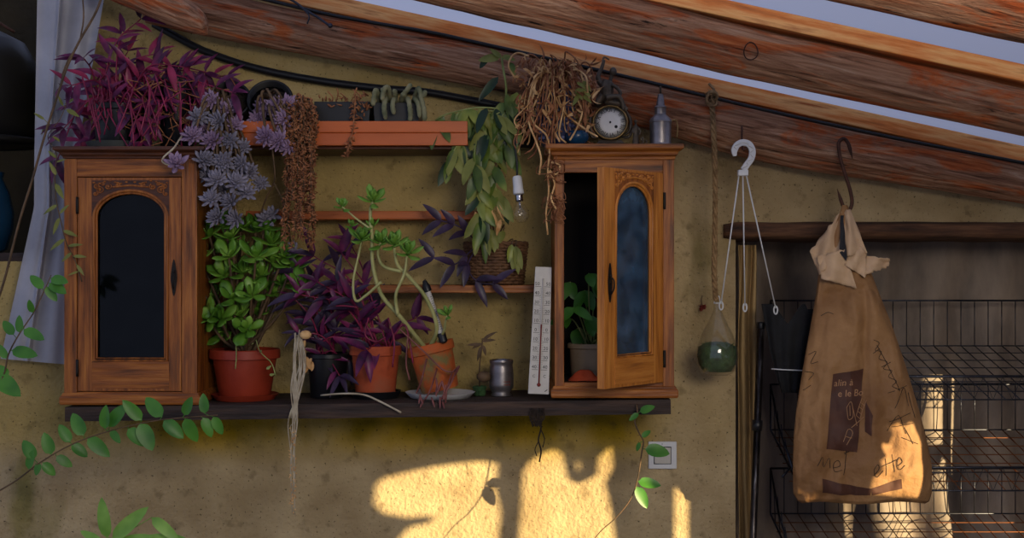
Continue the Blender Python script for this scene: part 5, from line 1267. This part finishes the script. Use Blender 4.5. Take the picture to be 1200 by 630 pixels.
def txt(mb, s, px, py, size, off=.002, shear=.2, rot=0):
    vs, fs = text_geo(s, 1, 'LEFT'); cr, sr = math.cos(rot), math.sin(rot)
    o2 = []
    for p in vs:
        x, y = (p.x + shear * p.y) * size, p.y * size; o2.append(on(px + x * cr + y * sr, py - y * cr + x * sr, off))
    mb.add(o2, fs)
mb = MB(); txt(mb, 'alin à', 977, 449, 11, rot=-.06); txt(mb, 'e le Bo', 981, 461, 11, rot=-.04)
def stroke(mb, L_, r=.0007, off=.0022, n=4): mb.tube([on(p.x, p.y, off) for p in spline([V((x, y, 0)) for x, y in L_], n)], r, 4)
for L_ in ([(1002, 486), (1010, 466)], [(1007, 490), (1015, 468)], [(1002, 486), (1007, 490)], [(1004, 481), (1009, 485)], [(1006, 476), (1011, 480)], [(1008, 471), (1013, 475)], [(990, 476), (996, 470), (998, 486), (992, 490), (990, 476)], [(994, 474), (994, 486)], [(986, 516), (992, 502), (997, 506), (990, 520)], [(989, 510), (995, 512)], [(996, 500), (1012, 488)], [(998, 478), (1003, 498)]): stroke(mb, L_)
mb.build('pale_lettering', M['chalk'], bag, smooth=False)
mb = MB(); ink = [
    [(956, 545), (962, 534), (964, 546), (971, 536), (973, 548)], [(977, 548), (984, 545), (982, 539), (977, 543), (978, 552), (986, 550)], [(989, 532), (991, 528), (990, 545), (988, 556)], [(988, 530), (994, 528)],
    [(1022, 556), (1028, 548), (1026, 543), (1022, 550), (1026, 558), (1033, 550)], [(1036, 536), (1037, 556)], [(1031, 545), (1042, 541)], [(1045, 532), (1047, 552)], [(1041, 542), (1052, 537)], [(1050, 545), (1056, 540), (1053, 535), (1050, 541), (1052, 549), (1059, 544)],
    [(1024, 398), (1031, 402), (1026, 410), (1034, 412), (1031, 420), (1040, 424), (1036, 432), (1045, 434), (1041, 441), (1050, 446), (1045, 452), (1054, 456)], [(1028, 404), (1036, 418), (1044, 436), (1054, 458)], [(1032, 408), (1024, 414)], [(1044, 424), (1034, 430)],
    [(1040, 460), (1064, 452)], [(1048, 478), (1060, 454), (1066, 476)], [(1042, 494), (1068, 484)], [(1040, 505), (1052, 486), (1062, 508)], [(1046, 500), (1072, 496)], [(1060, 500), (1070, 520)], [(1066, 460), (1074, 490)], [(1056, 512), (1076, 520)],
    [(950, 416), (958, 412), (952, 426), (960, 424)], [(946, 436), (956, 438), (950, 446)], [(944, 458), (953, 452)], [(964, 370), (972, 366), (978, 368)]]
for i, L_ in enumerate(ink):
    stroke(mb, L_, .0006, .0012)
    if i in (3, 9, 13, 16, 18, 19, 20, 21, 22, 25, 26): mb.build('handwriting', M['ink'], bag, smooth=False); mb = MB()

# ------------------------------------------------------------------ wire baskets on their post
t = thing('rack_post', 'chromed upright post of the wire basket rack', 'post', (P(884, 0, -.06).x, -.06, 0))
pa, pb = P(892, 379, -.06), P(882, 640, -.06); dn = (pb - pa).normalized()
pe = pa + dn * (pa.z - .002) / -dn.z
MB().tube([pa, pe], .0085, 14).build('tube', M['postm'], t); MB().lathe([(.001, .004), (.009, .003), (.0096, 0), (.0096, -.01), (.0088, -.012)], frame(pa, -dn), 16).build('cap', M['black'], t)
tc = pa.lerp(pe, (498 - 379) / (pa.z - pe.z) * S(-.06)); MB().lathe([(.012, -.012), (.0125, 0), (.012, .012)], frame(tc, dn), 16).build('collar', M['black'], t)
def basket(dz, label, lit_grid):
    x0, x1 = P(903, 0, .2).x, 1.5; yb, yf = .2, -.05
    zt, zf = P(0, 352, yb).z - dz, P(0, 405, yb).z - dz; zr, zl_ = P(0, 441, yf).z - dz, P(0, 468, yf).z - dz
    t = thing('wire_basket', label, 'basket', (x0, .08, zl_), 'wire baskets of the rack')
    rw, fw = .0026, .0013
    xs = [x0 + .034 * i for i in range(int((x1 - x0) / .034) + 1)]
    mb = MB().tube([V((x0, yb, zt)), V((x1, yb, zt))], rw).tube([V((x0, yb, zf)), V((x1, yb, zf))], fw * 1.4)
    for x in xs: mb.tube([V((x, yb, zt)), V((x, yb, zf))], fw, 5)
    mb.build('back_panel', M['wire'], t)
    mb = MB()
    for i, x in enumerate(xs): mb.tube([V((x, yb, zf)), V((x + .05, yf, zl_))], fw, 5)
    for q in range(1, 7): y = yb + (yf - yb) * q / 7; z = zf + (zl_ - zf) * q / 7; mb.tube([V((x0, y, z)), V((x1, y, z))], fw, 5)
    mb.build('floor_grid', M['wire_lit'] if lit_grid else M['wire'], t)
    mb = MB().tube([V((x0, yf, zr)), V((x1, yf, zr))], rw * 1.15, 8).tube([V((x0 + .01, yf, zl_)), V((x1, yf, zl_))], fw * 1.5).tube([V((x0, yf + .006, zr - .012)), V((x1, yf + .006, zr - .012))], fw)
    x = x0; i = 0; z_ = []
    while x < x1: z_.append(V((x, yf - .001, zr if i % 2 == 0 else zl_))); x += .022; i += 1
    mb.tube(z_, fw * 1.1, 5); mb.build('front_lip', M['wire'], t)
    mb = MB().tube([V((x0, yb, zt)), V((x0, yb, zf)), V((x0 + .02, yf, zl_)), V((x0, yf, zr))], rw, 6).tube([V((x0, yb, zt)), V((x0, .1, (zt + zr) / 2 - .012)), V((x0, yf, zr))], rw, 6)
    for q in range(1, 6):
        y = yb + (yf - yb) * q / 6; mb.tube([V((x0, y, zt + (zr - zt) * q / 6)), V((x0 + .02 * q / 6, y, zf + (zl_ - zf) * q / 6))], fw, 5)
    mb.tube([V((x0, yf + .01, zr)), V((x0 - .026, -.06, zr - .02))], rw, 6); mb.build('side_panel', M['wire'], t)
for i, (lb_, lit_) in enumerate((('topmost wire basket of the rack, level with the neck of the paper bag', 0), ('middle wire basket of the rack, behind the bottom half of the paper bag', 1), ('lowest wire basket of the rack, cut off by the bottom edge of the picture', 1))):
    basket(.2095 * i, lb_, lit_)

# ------------------------------------------------------------------ light switch
g0, g1 = P(760, 549, -.006), P(793, 517, -.006); t = thing('light_switch', 'square white light switch on the plaster below the right cabinet', 'switch', ((g0.x + g1.x) / 2, -.004, g0.z))
MB().box(g0.x, g1.x, -.009, -.0005, g0.z, g1.z).build('plate', M['white'], t, smooth=False, bevel=.002)
g0, g1 = P(767, 543, -.011), P(786, 524, -.011)
MB().box(g0.x, g1.x, -.0125, -.009, g0.z, g1.z).build('rocker', M['offwhite'], t, smooth=False, bevel=.0015)
MB().box(g0.x - .0016, g1.x + .0016, -.0094, -.0088, g0.z - .0016, g1.z + .0016).build('gap', M['ink'], t, smooth=False)
MB().ball(P(776, 520, -.0095), .0012, 8).build('screw', M['dkiron'], t)

# ------------------------------------------------------------------ sprays and vines with single leaves
def vine(name, label, L_, leaves, mat, stem_r=.0016, stemmat='stem_b', shape='ovate', wr=.5, cat='vine'):
    pts = spline([P(*q) for q in L_], 6); t = thing(name, label, cat, pts[-1])
    MB().tube(pts, [stem_r * (1.2 - .6 * i / len(pts)) for i in range(len(pts))], 6).build('stem', M[stemmat], t)
    for (x, y, x2, y2, Y) in leaves:
        p = P(x, y, Y); q = P(x2, y2, Y + rnd(-.012, .006)); mb = MB(); Lf = (q - p).length * 1.08
        near = min(pts, key=lambda s: (s - p).length); mb.tube([near, p], .0008, 4)
        mb.leaf(p, q - p, (rnd(-.25, .25), -1, .55), Lf, Lf * wr * rnd(.9, 1.1), rnd(.02, .15), rnd(.12, .35), shape, k=8); mb.build('leaf', M[mat], t)
    return t
Yv = -.42
vine('leafy_twig', 'long slanting twig with paired green leaves crossing below the left cabinet', [(-10, 580, Yv), (20, 562, Yv), (45, 543, Yv), (75, 525, Yv), (105, 512, Yv), (150, 499, Yv), (195, 491, Yv), (255, 486, Yv)],
     [(40, 538, 28, 516, Yv), (33, 549, 38, 528, Yv), (46, 542, 42, 556, Yv), (60, 532, 52, 508, Yv), (50, 542, 64, 556, Yv), (82, 518, 70, 498, Yv), (66, 534, 84, 546, Yv), (98, 510, 85, 485, Yv), (84, 520, 102, 534, Yv), (103, 512, 127, 534, Yv), (123, 502, 124, 476, Yv), (128, 500, 146, 474, Yv), (130, 504, 140, 518, Yv), (166, 492, 145, 470, Yv), (150, 502, 170, 521, Yv),
      (164, 496, 178, 526, Yv), (190, 488, 171, 466, Yv), (192, 492, 214, 512, Yv), (216, 486, 224, 466, Yv), (217, 490, 230, 517, Yv), (240, 484, 238, 462, Yv), (238, 489, 248, 511, Yv), (250, 488, 260, 508, Yv)], 'green')
vine('leaf_sprig', 'bright lime leaf sprig poking up at the bottom left corner', [(140, 650, -.5), (138, 638, -.5), (136, 630, -.5)],
     [(126, 630, 117, 586, -.5), (132, 632, 170, 596, -.5), (150, 640, 212, 628, -.5), (178, 606, 208, 632, -.5), (138, 636, 176, 628, -.5), (120, 636, 95, 622, -.5)], 'lime', cat='plant', wr=.3)
vine('leaf_sprig', 'green leaf shoot with rounded leaves at the far left edge', [(-12, 470, -.4), (4, 440, -.4), (10, 415, -.4), (22, 392, -.4), (40, 365, -.4), (52, 340, -.4), (60, 322, -.4)],
     [(-6, 440, 22, 462, -.4), (8, 420, -2, 404, -.4), (14, 410, 42, 416, -.4), (16, 392, 4, 376, -.4), (24, 390, 22, 370, -.4), (28, 386, 50, 396, -.4), (38, 366, 34, 352, -.4), (50, 338, 36, 322, -.4), (54, 336, 66, 352, -.4), (60, 326, 78, 330, -.4), (58, 332, 76, 342, -.4), (10, 440, -4, 428, -.4)], 'green', cat='plant')
vine('climbing_vine', 'yellow green vine climbing beside the upper left cabinet over the plastic sheet', [(96, 330, -.27), (88, 305, -.27), (78, 285, -.27), (72, 262, -.27), (66, 235, -.27), (64, 205, -.26), (66, 180, -.26), (56, 160, -.2), (70, 140, -.2), (78, 122, -.2)],
     [(66, 205, 58, 190, -.27), (65, 215, 74, 232, -.27), (68, 240, 50, 250, -.27), (70, 250, 80, 240, -.27), (70, 255, 62, 274, -.27), (74, 270, 90, 276, -.27), (76, 280, 58, 292, -.27), (80, 288, 96, 286, -.28), (84, 296, 72, 306, -.28), (86, 300, 100, 300, -.28), (90, 310, 98, 322, -.28), (92, 318, 80, 322, -.28), (66, 185, 56, 176, -.26), (66, 190, 76, 186, -.26), (52, 140, 40, 132, -.2), (54, 146, 48, 158, -.2), (74, 124, 68, 112, -.2), (76, 122, 88, 114, -.2), (78, 128, 92, 136, -.2), (62, 160, 72, 166, -.2)], 'yellowgreen', wr=.26, shape='lance', stem_r=.0012)
tag(MB().tube(spline(PS([(-6, 362), (6, 325), (22, 262), (38, 210), (52, 160), (68, 110), (78, 80), (92, 50), (112, 15), (122, -12)], -.3), 8), .0026, 7).tube(spline(PS([(94, 46), (98, 20), (96, -12)], -.3), 5), .0016, 6).tube(spline(PS([(72, 98), (74, 84), (82, 66), (90, 56)], -.297), 5), .0014, 5).build('bare_twig', M['stem_b']), 'long bare brown twig rising along the left edge before the plastic sheet', 'twig')
vine('climbing_vine', 'thin vine with a few green leaves trailing below the right cabinet by the switch', [(746, 474, -.268), (747, 484, -.29), (744, 494, -.3), (749, 507, -.3), (754, 517, -.3), (752, 530, -.3), (750, 545, -.3), (746, 566, -.3), (738, 586, -.3), (722, 606, -.3), (704, 622, -.3), (688, 642, -.3)],
     [(750, 482, 766, 476, -.3), (748, 484, 738, 492, -.3), (756, 526, 784, 530, -.3), (750, 518, 746, 528, -.3), (748, 564, 773, 568, -.3), (746, 570, 758, 594, -.3), (752, 512, 762, 504, -.3)], 'green')
mb = MB()
for i in range(22):
    x = rnd(622, 638); mb.tube(spline([P(x, 478, -.268), P(x + rnd(-3, 3), rnd(485, 492), -.272), P(630 + rnd(-6, 6), rnd(492, 500), -.27)], 5), .0013, 5)
mb.tube(spline(PS([(630, 485), (634, 500), (631, 515), (634, 528), (632, 541)], -.27), 6), .0018, 5).tube(spline(PS([(634, 503), (638, 514), (636, 524)], -.27), 5), .0012, 5).tube(spline(PS([(631, 517), (627, 526), (629, 534)], -.27), 5), .0011, 5)
tag(mb.build('root_tuft', M['soil']), 'dark root tuft dangling from the front of the plank below the thermometer', 'root')

# ------------------------------------------------------------------ last small things
c = P(880, 60, -.80); tag(MB().tube([c + V((.012 * math.cos(a), .004 * math.sin(2 * a) - .012 * abs(math.sin(a)) * .2, .015 * math.sin(a))) for a in [2 * PI * q / 24 for q in range(24)]], .0011, 5, closed=True).build('wire_ring', M['iron']), 'small wire ring fixed on the middle log beam', 'ring')
t = thing('dried_flower', 'small dried red brown flower head stuck on the plaster left of the glass bulb', 'dead plant', P(823, 366, -.012)); mb = MB()
for i in range(16): mb.fat(P(823, 359, -.014), rdir() + V((0, -.4, 0)), rdir(), rnd(.008, .016), .007, .003, shape='x', k=4, m=4)
mb.build('petal_cluster', M['redink'], t)
MB().tube([P(823, 359, -.012), P(822, 350, -.006), P(823, 346, -.001)], .001, 5).build('stem', M['stem_b'], t)

def drapef(u, v):
    return P(865 + 21 * u + 3 * noise.noise(V((v * 4, u, 3))), 287 + 370 * v, .03 + .012 * math.sin(u * 11 + 1.5 * math.sin(v * 4)) + .02 * u)
o_ = MB().sheet(drapef, 24, 40).build('curtain', M['drape']); sm = o_.modifiers.new('thickness', 'SOLIDIFY'); sm.thickness = .0015
tag(o_, 'narrow tan cloth strip hanging at the wall edge left of the rack post', 'curtain')
